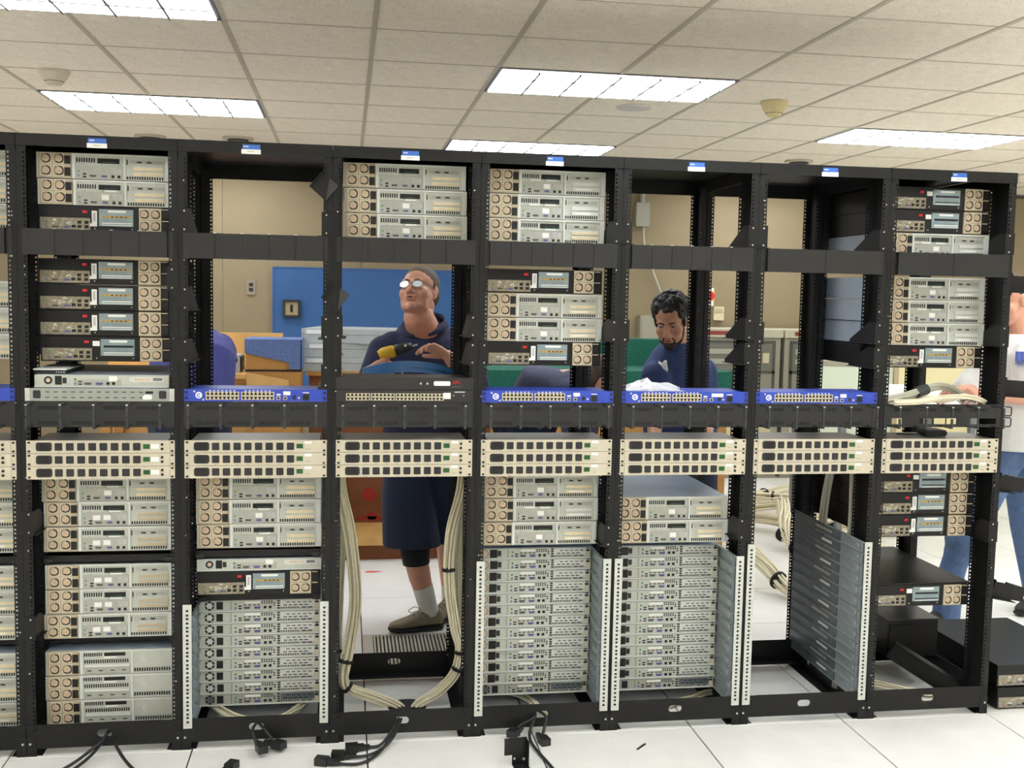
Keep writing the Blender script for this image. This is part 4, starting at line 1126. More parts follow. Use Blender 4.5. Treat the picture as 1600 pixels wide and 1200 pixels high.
bundle('cable_bundle', [(-0.272, 0.3, 1.05), (-0.275, 0.32, 0.75), (-0.278, 0.32, 0.5), (-0.272, 0.3, 0.3), (-0.276, 0.28, 0.2)], 8, 0.015, 0.004, 'thin cream cable bundle close to the post behind the sneaker-side bundle', seed=9)
t = MB().cyl_z(0, 0, 0.075, 0.0005, 0.003, 28)
t = t.build('cable_grommet', M_DARK, None, (-0.477, 0.305, 0.0)); tag(t, 'black oval floor grommet where the cream bundles enter the floor', 'grommet')
# hanging grey bundles in rack 6, and the heap on the floor behind
bundle('cable_bundle', [(1.303, 0.42, 1.0), (1.299, 0.42, 0.91), (1.292, 0.43, 0.8), (1.289, 0.44, 0.66), (1.289, 0.46, 0.4), (1.289, 0.5, 0.1), (1.3, 0.52, 0.02)], 10, 0.016, 0.0042, 'grey cable bundle hanging behind the bare slide rails', M_CABLEG, seed=11)
bundle('cable_bundle', [(1.276, 0.17, 1.0), (1.275, 0.17, 0.9), (1.273, 0.17, 0.7), (1.273, 0.2, 0.3), (1.28, 0.25, 0.03)], 8, 0.011, 0.004, 'thin grey cable bundle hanging close to the post beside the bare slide rails', M_CABLEG, seed=12)
for k, (pth, lab) in enumerate((
    ([(3.3, 4.6, 0.04), (2.95, 4.45, 0.08), (2.6, 4.25, 0.06), (2.35, 4.0, 0.1), (2.6, 3.75, 0.12), (2.95, 3.85, 0.06), (3.2, 3.6, 0.04)], 'farthest cream cable loop on the floor seen past the bearded man'),
    ([(1.9, 3.9, 0.04), (2.2, 3.7, 0.07), (2.5, 3.5, 0.13), (2.75, 3.3, 0.1), (2.5, 3.1, 0.06), (2.2, 3.2, 0.1), (2.0, 3.5, 0.05)], 'cream cable loop lying in the middle of the floor heap'),
    ([(3.2, 3.1, 0.04), (2.8, 2.95, 0.08), (2.4, 2.9, 0.14), (2.1, 2.7, 0.1), (2.3, 2.45, 0.06), (2.7, 2.5, 0.05)], 'nearer cream cable loop of the floor heap'),
    ([(2.02, 2.55, 0.34), (1.9, 2.2, 0.3), (1.86, 1.95, 0.2), (1.9, 1.7, 0.1), (1.86, 1.45, 0.05), (1.8, 1.2, 0.04), (1.66, 1.0, 0.03)], 'strapped cream bundle sloping to the floor past the bearded man'),
    ([(1.55, 2.1, 0.2), (1.6, 1.85, 0.14), (1.66, 1.6, 0.06), (1.76, 1.35, 0.05), (1.72, 1.1, 0.04), (1.6, 0.95, 0.03)], 'nearest cream cable run on the floor beside the bare rails'))):
    bundle('cable_run', pth, 14, 0.045, 0.0065, lab, seed=30+k, ties=(0.35, 0.62), group='cream cables on the floor', cat='cable')
for k, (pth, lab) in enumerate((
    ([(0.42, 0.1, 0.02), (0.62, 0.22, 0.012), (0.8, 0.3, 0.01), (1.02, 0.12, 0.008)], 'flat cream cables crossing inside the base of the rack with empty rails'),
    ([(1.32, 0.3, 0.02), (1.45, 0.28, 0.03), (1.6, 0.2, 0.02), (1.75, 0.16, 0.015)], 'flat cream cables lying in the base of the end rack'),
    ([(-0.15, 0.4, 0.04), (0.0, 0.25, 0.03), (0.05, 0.05, 0.03)], 'cream cables under the thirteen thin servers between the two faces'),
    ([(-1.25, 0.3, 0.06), (-1.1, 0.1, 0.06), (-0.95, 0.1, 0.06), (-0.85, 0.3, 0.06)], 'cream cable loop under the nine thin servers'))):
    bundle('cable_run', pth, 6, 0.016, 0.004, lab, seed=50+k, group='cream cables in the rack bases', cat='cable')
bundle('cable_hank', [(1.30, 0.02, zu(6)+0.008), (1.38, 0.0, zu(6)+0.03), (1.47, 0.02, zu(6)+0.052), (1.55, 0.05, zu(6)+0.062), (1.63, 0.08, zu(6)+0.05), (1.70, 0.1, zu(6)+0.012)], 14, 0.014, 0.004, 'strapped hank of grey-cream cables held over the cable manager in end rack', M_CABLEG, seed=60)
t = MB().tube([(1.435, 0.01, zu(6)+0.043), (1.485, 0.025, zu(6)+0.056)], 0.0215, 14)
t = t.build('hook_strap', mat('dark_grey_strap', (58, 64, 66), 0.6), None); tag(t, 'dark grey strap wrapped around the hank of cables in end rack', 'strap')
bundle('cable_hank', [(1.33, -0.02, zu(6)+0.006), (1.42, -0.04, zu(6)+0.012), (1.52, -0.03, zu(6)+0.026), (1.61, -0.03, zu(6)+0.03), (1.68, 0.0, zu(6)+0.022), (1.735, 0.03, zu(6)+0.006)], 6, 0.010, 0.0046, 'loose cream cables arching over the cable manager in end rack', seed=61)
bundle('cable_hank', [(1.38, 0.03, zu(6)+0.006), (1.47, 0.01, zu(6)+0.02), (1.56, 0.0, zu(6)+0.014), (1.64, 0.02, zu(6)+0.03), (1.7, 0.05, zu(6)+0.01), (1.74, 0.1, zu(6)+0.006)], 6, 0.009, 0.0046, 'second loose cream cable loop beneath the hands in end rack', seed=62)

# black power cords on the floor
def plug_end(t, p, d, name='cord_connector'):
    d = Vector(d).normalized(); p = Vector(p)
    a = Vector((-d.y, d.x, 0)).normalized(); up = Vector((0, 0, 1))
    M = Matrix(((a.x, d.x, up.x, p.x), (a.y, d.y, up.y, p.y), (a.z, d.z, up.z, p.z), (0, 0, 0, 1)))
    b = MB().box(-0.017, 0.017, 0.0, 0.044, 0.0, 0.026, M).box(-0.0115, 0.0115, -0.022, 0.0, 0.003, 0.022, M)
    b.box(-0.0075, 0.0075, -0.042, -0.022, 0.005, 0.018, M)
    b.build(name, M_CHARC if False else M_CORD, t)
def cord(path, label, ends=(), r=0.0055, group='black power cords on the floor'):
    o = Vector(path[0]); t = empty('power_cable', o)
    mb = MB().tube([p - o for p in spline(path, 8)], r, 8); mb.smooth = True; mb.build('cord', M_CORD, t)
    for p, d in ends: plug_end(t, Vector(p)-o, d)
    tag(t, label, 'power cord', group)
cord([(-1.53, 0.03, 0.075), (-1.56, -0.05, 0.05), (-1.66, -0.14, 0.006), (-1.78, -0.16, 0.006), (-1.86, -0.26, 0.006), (-1.98, -0.42, 0.006)], 'black cord leaving the base slot of the fullest rack towards the cut-off rack', [((-1.86, -0.25, 0.001), (-0.6, -0.8, 0))])
cord([(-1.535, 0.03, 0.072), (-1.57, -0.08, 0.03), (-1.66, -0.24, 0.006), (-1.74, -0.3, 0.006), (-1.8, -0.4, 0.006), (-1.88, -0.5, 0.006)], 'second black cord curving from the base slot of the fullest rack')
cord([(-1.525, 0.03, 0.072), (-1.49, -0.06, 0.04), (-1.4, -0.18, 0.006), (-1.26, -0.27, 0.006), (-1.12, -0.36, 0.006)], 'black cord running from fullest rack towards the blue-carpeted crate side')
cord([(-1.03, 0.03, 0.075), (-1.04, -0.02, 0.07), (-1.03, -0.05, 0.045), (-1.01, -0.075, 0.025)], 'pair-end black cord drooping from the base of the rack framing the crate', [((-1.012, -0.07, 0.018), (0.35, -0.9, 0))])
cord([(-1.025, 0.03, 0.075), (-1.0, -0.02, 0.07), (-0.975, -0.04, 0.045), (-0.955, -0.05, 0.02)], 'short black cord with connector beside the drooping one', [((-0.965, -0.04, 0.012), (0.8, -0.6, 0))])
cord([(-1.17, -0.4, 0.006), (-1.13, -0.28, 0.006), (-1.11, -0.215, 0.009)], 'black cord end entering from the picture bottom below the nine thin servers', [((-1.105, -0.2, 0.001), (0.4, 0.9, 0))])
cord([(-0.535, 0.02, 0.07), (-0.55, -0.03, 0.05), (-0.59, -0.065, 0.014), (-0.63, -0.075, 0.01), (-0.665, -0.079, 0.01)], 'black cord with rectangular connector below the hanging cables', [((-0.672, -0.08, 0.001), (-1, -0.08, 0))])
cord([(-0.525, 0.02, 0.072), (-0.55, -0.05, 0.045), (-0.6, -0.13, 0.012), (-0.67, -0.2, 0.008), (-0.77, -0.185, 0.008)], 'longest black cord with connector below the hanging cables', [((-0.775, -0.184, 0.001), (-1, 0.35, 0))])
cord([(-0.515, 0.02, 0.07), (-0.545, -0.06, 0.04), (-0.59, -0.11, 0.016), (-0.65, -0.15, 0.012), (-0.715, -0.142, 0.009)], 'middle black cord with connector below the hanging cables', [((-0.72, -0.141, 0.001), (-1, 0.12, 0))])
cord([(-0.015, 0.03, 0.075), (-0.03, -0.02, 0.06), (-0.05, -0.05, 0.03), (-0.055, -0.1, 0.014), (-0.04, -0.18, 0.007), (-0.02, -0.28, 0.007), (0.0, -0.4, 0.007)], 'black cord running down to the picture bottom beside the loose floor bracket')
cord([(-0.02, 0.03, 0.075), (-0.03, -0.02, 0.07), (-0.085, -0.03, 0.045), (-0.1, -0.04, 0.03)], 'short black cord drooping from the base of the rack between the two faces', [((-0.098, -0.04, 0.018), (-0.5, -0.6, 0))])
cord([(-0.01, 0.03, 0.078), (0.015, -0.02, 0.07), (0.005, -0.04, 0.035), (-0.005, -0.065, 0.018)], 'black cord with connector to the side of the longer cord between the two faces', [((-0.01, -0.075, 0.001), (0.2, -0.9, 0))])
# loose bracket on the floor in front
t = empty('floor_bracket', (-0.135, -0.25, 0.0)); t.rotation_euler = (0, 0, 0.12)
MB().box(-0.04, 0.04, 0.0, 0.003, 0.035, 0.095).box(-0.012, 0.04, 0.0, 0.003, 0.0, 0.035).build('upright_plate', M_BLACK2, t)
MB().box(-0.012, 0.04, -0.055, 0.0, 0.0, 0.003).build('foot_plate', M_BLACK2, t)
MB().box(0.037, 0.04, -0.03, 0.0, 0.003, 0.09).build('side_fold', M_BLACK, t)
MB().cyl_y(0.03, 0.018, 0.005, -0.002, 0.0, 10).cyl_y(-0.004, 0.022, 0.004, -0.002, 0.0, 10).build('bracket_holes', M_ZINC, t, kind='stuff')
tag(t, 'loose black steel bracket standing on the floor in front of the racks', 'bracket')
# crumpled white bag on the blue switch of rack 5
def crumple(nu, nv, sx, sy, h, seed):
    r2 = random.Random(seed); b = MB(); g = {}
    pk = [(r2.uniform(-0.8, 0.8), r2.uniform(-0.8, 0.8), r2.uniform(0.1, 0.3), r2.uniform(-0.35, 0.55)) for _ in range(22)] + [(-0.15, 0.0, 0.22, 0.9), (-0.5, 0.1, 0.3, 0.35)]
    for j in range(nv+1):
        for i in range(nu+1):
            u, v = i/nu*2-1, j/nv*2-1
            d = max(0.0, 1-(abs(u)**2+abs(v)**2)*0.72)
            q = sum(a*max(0.0, 1-math.hypot(u-x, v-y)/w) for x, y, w, a in pk)
            z = h*d*(0.8+0.7*q) + 0.002
            ed = 1 + 0.12*math.sin(7*math.atan2(v, u)+1.0) + 0.05*math.sin(17*math.atan2(v, u))
            g[(i, j)] = len(b.v); b.v.append((u*sx*ed, v*sy*ed, max(0.001, z)))
    for j in range(nv):
        for i in range(nu): b.f.append((g[(i, j)], g[(i+1, j)], g[(i+1, j+1)], g[(i, j+1)]))
    n = len(b.v); ring = [g[(i, 0)] for i in range(nu+1)] + [g[(nu, j)] for j in range(1, nv+1)] + [g[(i, nv)] for i in range(nu-1, -1, -1)] + [g[(0, j)] for j in range(nv-1, 0, -1)]
    for k in ring: b.v.append((b.v[k][0], b.v[k][1], 0.0))
    m = len(ring)
    for k in range(m): b.f.append((ring[k], n+k, n+(k+1) % m, ring[(k+1) % m]))
    b.f.append(tuple(range(n+m-1, n-1, -1)))
    return b
bg = crumple(30, 22, 0.1, 0.066, 0.032, 4).build('plastic_bag', mat('white_film_plastic', (206, 209, 216), 0.25, 0, 0.03, 40, 0.2), None, (rx(5)-0.115, 0.07, zu(7)-0.0002))
tag(bg, 'crumpled white plastic bag lying on the blue switch before the bearded man', 'plastic bag')

# ------------------------------------------------------------------ things behind the racks
M_BOARD = mat('blue_partition_fabric', (54, 94, 146), 0.85, 0, 0.04, 20)
M_WOODL = mat('pale_plywood', (206, 164, 98), 0.6, 0, 0.14, 5, 0, stretch=(1, 1, 0.15))
M_WOODM = mat('orange_plywood', (178, 128, 64), 0.55, 0, 0.16, 5, 0, stretch=(1, 1, 0.15))
M_WOODD = mat('brown_crate_wood', (118, 68, 30), 0.6, 0, 0.2, 5, 0, stretch=(0.2, 1, 1))
M_CARP = mat('blue_carpet', (92, 114, 160), 0.95, 0, 0.2, 90, 0.6)
M_GCARP = mat('green_carpet', (24, 94, 78), 0.95, 0, 0.22, 90, 0.6)
M_MACH = mat('grey_machine_enamel', (156, 152, 136), 0.5, 0, 0.04, 20)
M_BEIGE = mat('beige_plastic', (206, 196, 162), 0.5)
M_REDPR = mat('red_stencil', (150, 34, 22), 0.7)

yb = Y1 - 0.0215
t = empty('blue_board', (-0.5, yb, 0.55))
MB().box(-0.86, 0.85, -0.03, 0.0, 0.0, 1.27).build('board_panel', M_BOARD, t)
MB().box(-0.875, -0.86, -0.035, 0.0, 0.0, 1.275).box(0.85, 0.865, -0.035, 0.0, 0.0, 1.275).box(-0.86, 0.85, -0.035, 0.0, 1.27, 1.28).box(-0.86, 0.85, -0.035, 0.0, -0.012, 0.0).build('board_edge', mat('blue_edge', (48, 92, 150), 0.6), t)
tag(t, 'large blue panel on the beige wall behind the man in glasses', 'panel')
t = empty('wall_box', (-1.205, yb-0.035, 1.38))
b = MB()
b.box(-0.078, 0.078, -0.03, 0, 0, 0.02).box(-0.078, 0.078, -0.03, 0, 0.136, 0.156).box(-0.078, -0.056, -0.03, 0, 0.02, 0.136).box(0.056, 0.078, -0.03, 0, 0.02, 0.136)
b.build('black_surround', M_CHARC, t)
MB().box(-0.056, 0.056, -0.012, 0, 0.02, 0.136).build('tan_plate', mat('tan_plate', (176, 160, 120), 0.5), t)
MB().box(-0.012, 0.012, -0.02, -0.012, 0.045, 0.112).build('latch_slot', M_DARK, t)
tag(t, 'black framed square box mounted on the blue panel', 'wall box')
t = empty('wall_switch', (-1.562, yb, 1.575))
MB().bevbox(-0.038, 0.038, -0.012, 0, 0, 0.13, 0.006).build('switch_plate', mat('switch_plate_brown', (150, 136, 122), 0.5), t)
for z in (0.03, 0.075): MB().box(-0.018, 0.018, -0.016, -0.011, z, z+0.03).build('switch_key', M_CHARC, t)
tag(t, 'grey-brown switch plate on the beige wall beside the blue panel', 'switch')
t = empty('emergency_button', (2.7, yb, 1.55))
MB().box(-0.045, 0.045, -0.03, 0, 0, 0.17).build('button_box', M_WHITE, t)
MB().box(-0.05, 0.05, -0.032, -0.001, 0.05, 0.14).build('yellow_plate', mat('yellow_plate', (222, 180, 60), 0.5), t)
MB().cyl_y(0, 0.095, 0.04, -0.07, -0.03, 18).build('red_button', M_RED, t)
tag(t, 'red emergency button on a yellow and white wall box', 'emergency button')
t = empty('thermostat', (2.8, yb, 1.415))
MB().bevbox(-0.05, 0.05, -0.04, 0, 0, 0.13, 0.006).build('thermostat_body', M_BEIGE, t)
MB().box(-0.035, 0.035, -0.043, -0.04, 0.07, 0.11).build('thermostat_dial', mat('beige_dark', (178, 168, 132), 0.5), t)
tag(t, 'cream thermostat box on the beige wall above the grey cabinets', 'thermostat')
t = empty('conduit_box', (2.01, yb, 2.28))
MB().bevbox(-0.065, 0.065, -0.09, 0, 0, 0.22, 0.01).build('junction_box', mat('conduit_grey', (150, 150, 138), 0.5), t)
MB().tube([(0, -0.045, 0.22), (0, -0.045, HC-2.28+0.01)], 0.025, 12).build('conduit_pipe', mat('conduit_grey', (150, 150, 138), 0.5), t)
MB().tube(spline([(0.02, -0.045, 0.0), (0.04, -0.045, -0.2), (0.16, -0.04, -0.5), (0.3, -0.03, -0.8)]), 0.01, 8).build('flexible_pipe', mat('pale_grey_pipe', (182, 178, 164), 0.5), t)
tag(t, 'grey junction box and pipe high on the beige wall above the bearded man', 'junction box')
t = empty('breaker_panel', (2.15, yb, 1.05))
MB().box(-0.14, 0.14, -0.1, 0, 0, 0.4).build('panel_body', M_MACH, t)
MB().box(-0.125, 0.125, -0.106, -0.1, 0.015, 0.385).build('panel_door', M_MACH, t)
tag(t, 'plain grey wall cabinet behind the bearded man', 'wall cabinet')
# grey control cabinets along the wall
def control_cabinet(x, w, label):
    t = empty('control_cabinet', (x, 5.35, 0))
    MB().box(0, w, 0, 0.6, 0.0, 1.28).build('cabinet_body', M_MACH, t)
    MB().box(-0.01, w+0.01, -0.03, 0.6, 1.28, 1.35).build('cabinet_top', mat('pale_grey_top', (190, 186, 166), 0.5), t)
    MB().box(0.08, w*0.5, -0.034, -0.03, 1.3, 1.335).build('red_strip', mat('dull_red_strip', (140, 58, 48), 0.5), t)
    fr_ = MB(); a, b2, c, d = 0.05, w-0.05, 0.68, 1.25
    fr_.box(a, b2, -0.012, 0, c, c+0.025).box(a, b2, -0.012, 0, d-0.025, d).box(a, a+0.025, -0.012, 0, c+0.025, d-0.025).box(b2-0.025, b2, -0.012, 0, c+0.025, d-0.025).box(a, b2, -0.012, 0, 0.955, 0.98)
    fr_.build('door_frame', mat('dark_grey_frame', (78, 78, 74), 0.5), t)
    p = MB().box(a+0.025, b2-0.025, -0.008, 0, 0.98, d-0.025).build('upper_panel', mat('mid_grey_panel', (112, 112, 104), 0.5), t)
    for z in (1.04, 1.13):
        MB().box(a+0.05, a+0.38, -0.016, -0.008, z, z+0.045).build('display', mat('display_grey', (164, 164, 150), 0.4), p)
    for k in range(2): MB().box(b2-0.2+k*0.08, b2-0.14+k*0.08, -0.016, -0.008, 1.05, 1.14).build('gauge', M_BEIGE, p)
    MB().box(a+0.025, b2-0.025, -0.008, 0, c+0.025, 0.955).build('lower_panel', mat('lower_grey_panel', (140, 138, 124), 0.5), t)
    MB().box(a+0.02, b2-0.02, -0.008, 0, 0.08, 0.62).build('kick_door', M_BEIGE, t)
    tag(t, label, 'control cabinet', 'grey control cabinets')
control_cabinet(2.38, 0.78, 'grey control cabinet against the wall just past the bearded man')
control_cabinet(3.2, 0.78, 'grey control cabinet against the wall seen through rack with only empty rails')
# brown crate with the boxed servers on it
def board_wall(t, x0, x1, y0, y1, z0, z1, n, m, name='board'):
    w = (x1-x0)/n
    for k in range(n): MB().box(x0+k*w+0.001, x0+(k+1)*w-0.001, y0, y1, z0, z1).build(name, m, t)
t = empty('brown_crate', (-0.45, 3.0, 0))
MB().box(-0.5, 0.52, -0.42, 0.85, 0.1, 0.15).build('base_deck', M_WOODL, t)
for y in (-0.36, 0.2, 0.7): MB().box(-0.48, 0.5, y, y+0.1, 0.0, 0.1).build('skid', M_WOODD, t)
MB().box(-0.5, 0.5, 0.02, 0.8, 0.15, 1.09).build('crate_core', M_WOODD, t)
board_wall(t, -0.5, 0.5, 0.0, 0.02, 0.15, 1.09, 4, M_WOODD)
MB().box(-0.52, 0.52, -0.02, 0.82, 1.09, 1.115).build('crate_top', M_WOODM, t)
for x, z, r in ((-0.12, 0.33, 0.045), (0.08, 0.36, 0.03), (-0.1, 0.19, 0.03)):
    MB().cyl_y(x, z, r, -0.002, 0.0005, 14).build('red_stencil', M_REDPR, t)
MB().box(-0.2, 0.2, -0.002, 0.0005, 0.17, 0.19).build('red_stencil', M_REDPR, t)
tag(t, 'brown wooden crate with red stencils on a plywood skid behind the man in glasses', 'crate')
# pale crate with carpet
t = empty('pale_crate', (-1.16, 2.72, 0))
MB().box(-0.15, 0.17, 0.02, 0.34, 0, 1.135).build('crate_core', M_WOODM, t)
board_wall(t, -0.15, 0.17, 0.0, 0.02, 0.0, 1.135, 3, M_WOODM)
MB().prism_y([(-0.145, 1.13), (0.1, 1.085), (0.1, 1.02), (-0.145, 1.02)], -0.01, 0.0).build('cleat', M_WOODL, t)
MB().box(-0.155, 0.175, -0.004, 0.345, 1.135, 1.146).build('strap', M_DARK, t)
lid = MB().box(-0.15, 0.17, 0.0, 0.34, 1.146, 1.31).build('crate_lid', M_WOODM, t)
cp_ = MB().prism_y([(-0.156, 1.325), (0.176, 1.325), (0.176, 1.15), (0.105, 1.15), (0.1, 1.19), (-0.156, 1.245)], -0.014, 0.0)
cp_.box(-0.156, 0.176, 0.0, 0.34, 1.31, 1.327).box(0.17, 0.178, -0.014, 0.34, 1.15, 1.325)
cp_.build('carpet_cover', M_CARP, t)
tag(t, 'pale wooden crate with a blue carpet scrap over its corner', 'crate')
# plywood sheet and table further back
t = empty('plywood_bench', (-1.95, 3.2, 0))
MB().box(-0.35, 0.8, 0.0, 0.5, 1.05, 1.08).build('bench_top', M_WOODL, t)
board_wall(t, -0.35, 0.8, 0.5, 0.53, 0.3, 1.325, 3, M_WOODL, 'back_sheet')
for x in (-0.3, 0.72): MB().box(x, x+0.06, 0.02, 0.08, 0, 1.05).build('leg', M_WOODM, t)
for x in (-0.3, 0.72): MB().box(x, x+0.06, 0.42, 0.48, 0, 1.05).build('leg', M_WOODM, t)
tag(t, 'pale plywood bench with upright back sheet beside the carpeted crate', 'bench')
t = empty('grey_device', (-1.42, 3.3, 1.0805))
MB().bevbox(-0.11, 0.02, 0.0, 0.2, 0, 0.115, 0.006).build('device_body', mat('grey_device_plastic', (150, 154, 162), 0.45), t)
MB().box(0.02, 0.032, 0.02, 0.18, 0.01, 0.105).build('device_edge', M_DARK, t)
MB().box(-0.02, 0.005, -0.003, 0.0, 0.07, 0.095).build('device_badge', M_CHARC, t)
tag(t, 'small grey device standing on the plywood bench', 'device')
# silver chassis stacked on the brown crate
def boxed_chassis(x, y, z, w, d, rz, label, openend):
    t = empty('stacked_chassis', (x, y, z), rz)
    MB().box(0, w, 0, d, 0, 0.088).build('chassis_body', mat('bright_chassis', (192, 200, 200), 0.35, 0.3, 0.05, 20), t)
    MB().box(0.0, w, -0.0015, 0.0, 0.05, 0.053).build('seam', M_PRINT, t)
    if openend:
        MB().box(0.01, 0.012, -0.002, 0, 0.01, 0.07).build('end_edge', M_PRINT, t)
        e = MB().box(-0.003, 0.0, 0.02, d-0.02, 0.012, 0.076).build('open_end', mat('chassis_inside', (128, 134, 122), 0.5), t)
        for k in range(3): MB().box(-0.008, -0.003, 0.05+k*0.09, 0.1+k*0.09, 0.02, 0.05+0.01*k).build('inner_block', M_PLATE, e)
    MB().box(w*0.05, w*0.28, -0.0015, 0, 0.055, 0.08).build('white_label', M_WHITE, t)
    MB().prism_y([(w*0.2, 0.015), (w*0.36, 0.015), (w*0.33, 0.035), (w*0.23, 0.035)], -0.006, 0).build('handle_tab', M_PRINT, t)
    tag(t, label, 'server chassis', 'silver chassis stacked on the brown crate')
boxed_chassis(-1.0, 3.02, 1.116, 0.72, 0.6, 0.0, 'lowest silver chassis of three stacked on the brown crate', False)
boxed_chassis(-0.985, 3.03, 1.2055, 0.70, 0.6, -0.02, 'middle silver chassis of three stacked on the brown crate', False)
boxed_chassis(-1.0, 3.08, 1.295, 0.68, 0.5, -0.22, 'topmost silver chassis with open end on the stack behind the crate', True)
# green carpeted crates
t = empty('green_carpet_crate', (0.15, 2.6, 0))
MB().box(0, 1.5, 0.02, 0.7, 0, 1.05).build('crate_core', M_WOODD, t)
board_wall(t, 0, 1.5, 0.0, 0.02, 0.0, 1.05, 6, M_WOODM)
MB().box(-0.02, 1.52, -0.03, 0.72, 1.05, 1.165).build('carpet_pad', M_GCARP, t)
MB().box(0.72, 1.5, 0.5, 0.7, 1.165, 1.34).build('carpet_back', M_GCARP, t)
tag(t, 'long wooden crate padded with green carpet behind the bearded man', 'crate')
# white work tables and pale screen seen through the end racks
M_TABLE = mat('white_table_laminate', (242, 242, 238), 0.4)
def work_table(x, y, w, d, h, label):
    t = empty('work_table', (x, y, 0))
    MB().bevbox(0, w, 0, d, h-0.03, h, 0.004).build('table_top', M_TABLE, t)
    for ax in (0.03, w-0.07):
        for ay in (0.03, d-0.07): MB().box(ax, ax+0.04, ay, ay+0.04, 0, h-0.03).build('leg', M_PRINT, t)
    tag(t, label, 'table', 'white work tables')
work_table(2.35, 2.5, 1.1, 0.8, 0.98, 'nearer white work table seen through rack with only empty rails')
work_table(3.5, 2.9, 1.5, 0.9, 0.98, 'farther white work table behind the white-shirted man')
t = empty('pale_screen', (3.0, 4.3, 0))
for k in range(4): MB().box(k*0.7+0.002, (k+1)*0.7-0.002, 0, 0.04, 0.12, 1.36).build('screen_panel', mat('pale_mint_panel', (206, 216, 196), 0.6) if k % 2 == 0 else mat('pale_cream_panel', (226, 216, 170), 0.6), t)
MB().box(0, 2.8, -0.01, 0.05, 1.1, 1.14).build('grey_rail', M_MACH, t)
for k in range(5): MB().box(k*0.69, k*0.69+0.04, -0.02, 0.06, 0, 1.36).build('screen_post', mat('tan_post', (176, 160, 128), 0.5), t)
tag(t, 'pale office screen of mint and cream panels beyond the white tables', 'screen')
t = MB().tube(spline([(2.55, 2.55, 0.987), (2.7, 2.5, 1.01), (2.85, 2.53, 0.992), (3.0, 2.6, 0.987), (3.2, 2.8, 0.986)]), 0.006, 8)
t = t.build('orange_cable', mat('orange_jacket', (232, 96, 36), 0.5), None); tag(t, 'orange cable curving over the nearer white work table', 'cable')
t = empty('white_carton', (2.85, 2.8, 0.9805))
MB().box(0, 0.5, 0, 0.35, 0, 0.06).build('carton_body', M_WHITE, t); MB().box(-0.005, 0.505, -0.005, 0.355, 0.06, 0.066).build('carton_lid', M_WHITE, t)
tag(t, 'flat white carton lying on the nearer white work table', 'carton')
# blue curved bezel held on the far posts in front of the man
t = empty('blue_fascia', (0, 0.72, 0))
arc = []
for k in range(19):
    s = k/18; x = -0.652 + s*0.44
    arc.append((x, 1.268 + 0.073*math.sin(PI*min(1, 0.12+s*0.86))**0.8, -0.13*math.sin(PI*s)))
mb = MB(); n = len(arc)
for x, z, y in arc: mb.v += [(x, y, z), (x, y-0.006, z-0.045), (x, y+0.03, z-0.047), (x, y+0.045, z-0.002)]
for k in range(n-1):
    for q in range(4): mb.f.append((4*k+q, 4*k+(q+1) % 4, 4*k+4+(q+1) % 4, 4*k+4+q))
mb.f += [(3, 2, 1, 0), (4*n-4, 4*n-3, 4*n-2, 4*n-1)]
mb.smooth = False
mb.build('bezel_band', mat('mid_blue_plastic', (78, 130, 192), 0.4, 0, 0.04, 20), t)
MB().tube([(arc[k][0], arc[k][2]-0.0065, arc[k][1]-0.026) for k in range(8, 17)], 0.0012, 6).build('bezel_groove', mat('deep_blue', (34, 70, 124), 0.5), t)
for x in (-0.49, -0.255): MB().box(x-0.004, x+0.004, -0.05, -0.042, 1.235, 1.29).build('peg', M_WHITE, t)
MB().box(-0.77, -0.26, -0.024, -0.02, 1.215, 1.24).build('mount_bar', M_BLACK2, t)
MB().box(-0.66, -0.24, -0.06, -0.02, 1.225, 1.238).build('mount_ledge', M_BLACK2, t)
tag(t, 'blue curved plastic fascia in front of the chest of the man in glasses', 'fascia')
# debris on the floor
for x, y, a, lab in ((0.34, -0.16, 0.8, 'thin dark sliver lying on the floor before the bearded man\'s rack'), (2.35, 1.9, 0.2, 'small dark scrap on the far floor near the jeans'), (1.95, 1.75, 0.5, 'tiny dark scrap on the floor by the cream cables')):
    M = Matrix.Rotation(a, 4, 'Z')
    o = MB().box(-0.03, 0.03, -0.003, 0.003, 0.0, 0.004, M).build('floor_scrap', M_CHARC, None, (x, y, 0)); tag(o, lab, 'scrap', 'scraps on the floor')
o = MB().prism_z([(-0.05, -0.01), (0.0, -0.02), (0.06, 0.0), (0.02, 0.015), (-0.03, 0.02)], 0.0002, 0.0012).build('red_scrap', mat('red_film', (214, 96, 84), 0.5), None, (-0.56, 2.35, 0)); tag(o, 'flat red scrap on the floor behind the hanging cables', 'scrap')

# ------------------------------------------------------------------ people
M_SKIN = mat('skin_light', (212, 154, 128), 0.5, 0, 0.06, 25)
M_SKIN2 = mat('skin_olive', (206, 152, 122), 0.5, 0, 0.06, 25)
M_LEGSK = mat('skin_tanned_leg', (178, 118, 92), 0.5, 0, 0.08, 20)
M_NAVY = mat('navy_knit', (46, 50, 78), 0.9, 0, 0.08, 60, 0.1)
M_NAVY2 = mat('navy_cotton', (50, 66, 108), 0.9, 0, 0.08, 60, 0.1)
M_SHORT = mat('dark_navy_twill', (40, 48, 70), 0.9, 0, 0.08, 40, 0.1)
M_PURP = mat('indigo_cotton', (70, 74, 138), 0.9, 0, 0.08, 40, 0.1)
M_TEE = mat('white_cotton', (236, 236, 234), 0.9, 0, 0.03, 30, 0.1)
M_JEAN = mat('blue_denim', (84, 108, 146), 0.9, 0, 0.14, 30, 0.1)
M_GREYC = mat('slate_cotton', (84, 88, 112), 0.9, 0, 0.1, 40, 0.1)
M_BLKC = mat('black_elastic', (24, 25, 28), 0.9)
M_HAIRB = mat('brown_grey_hair', (92, 76, 64), 0.7, 0, 0.35, 120, 0.4)
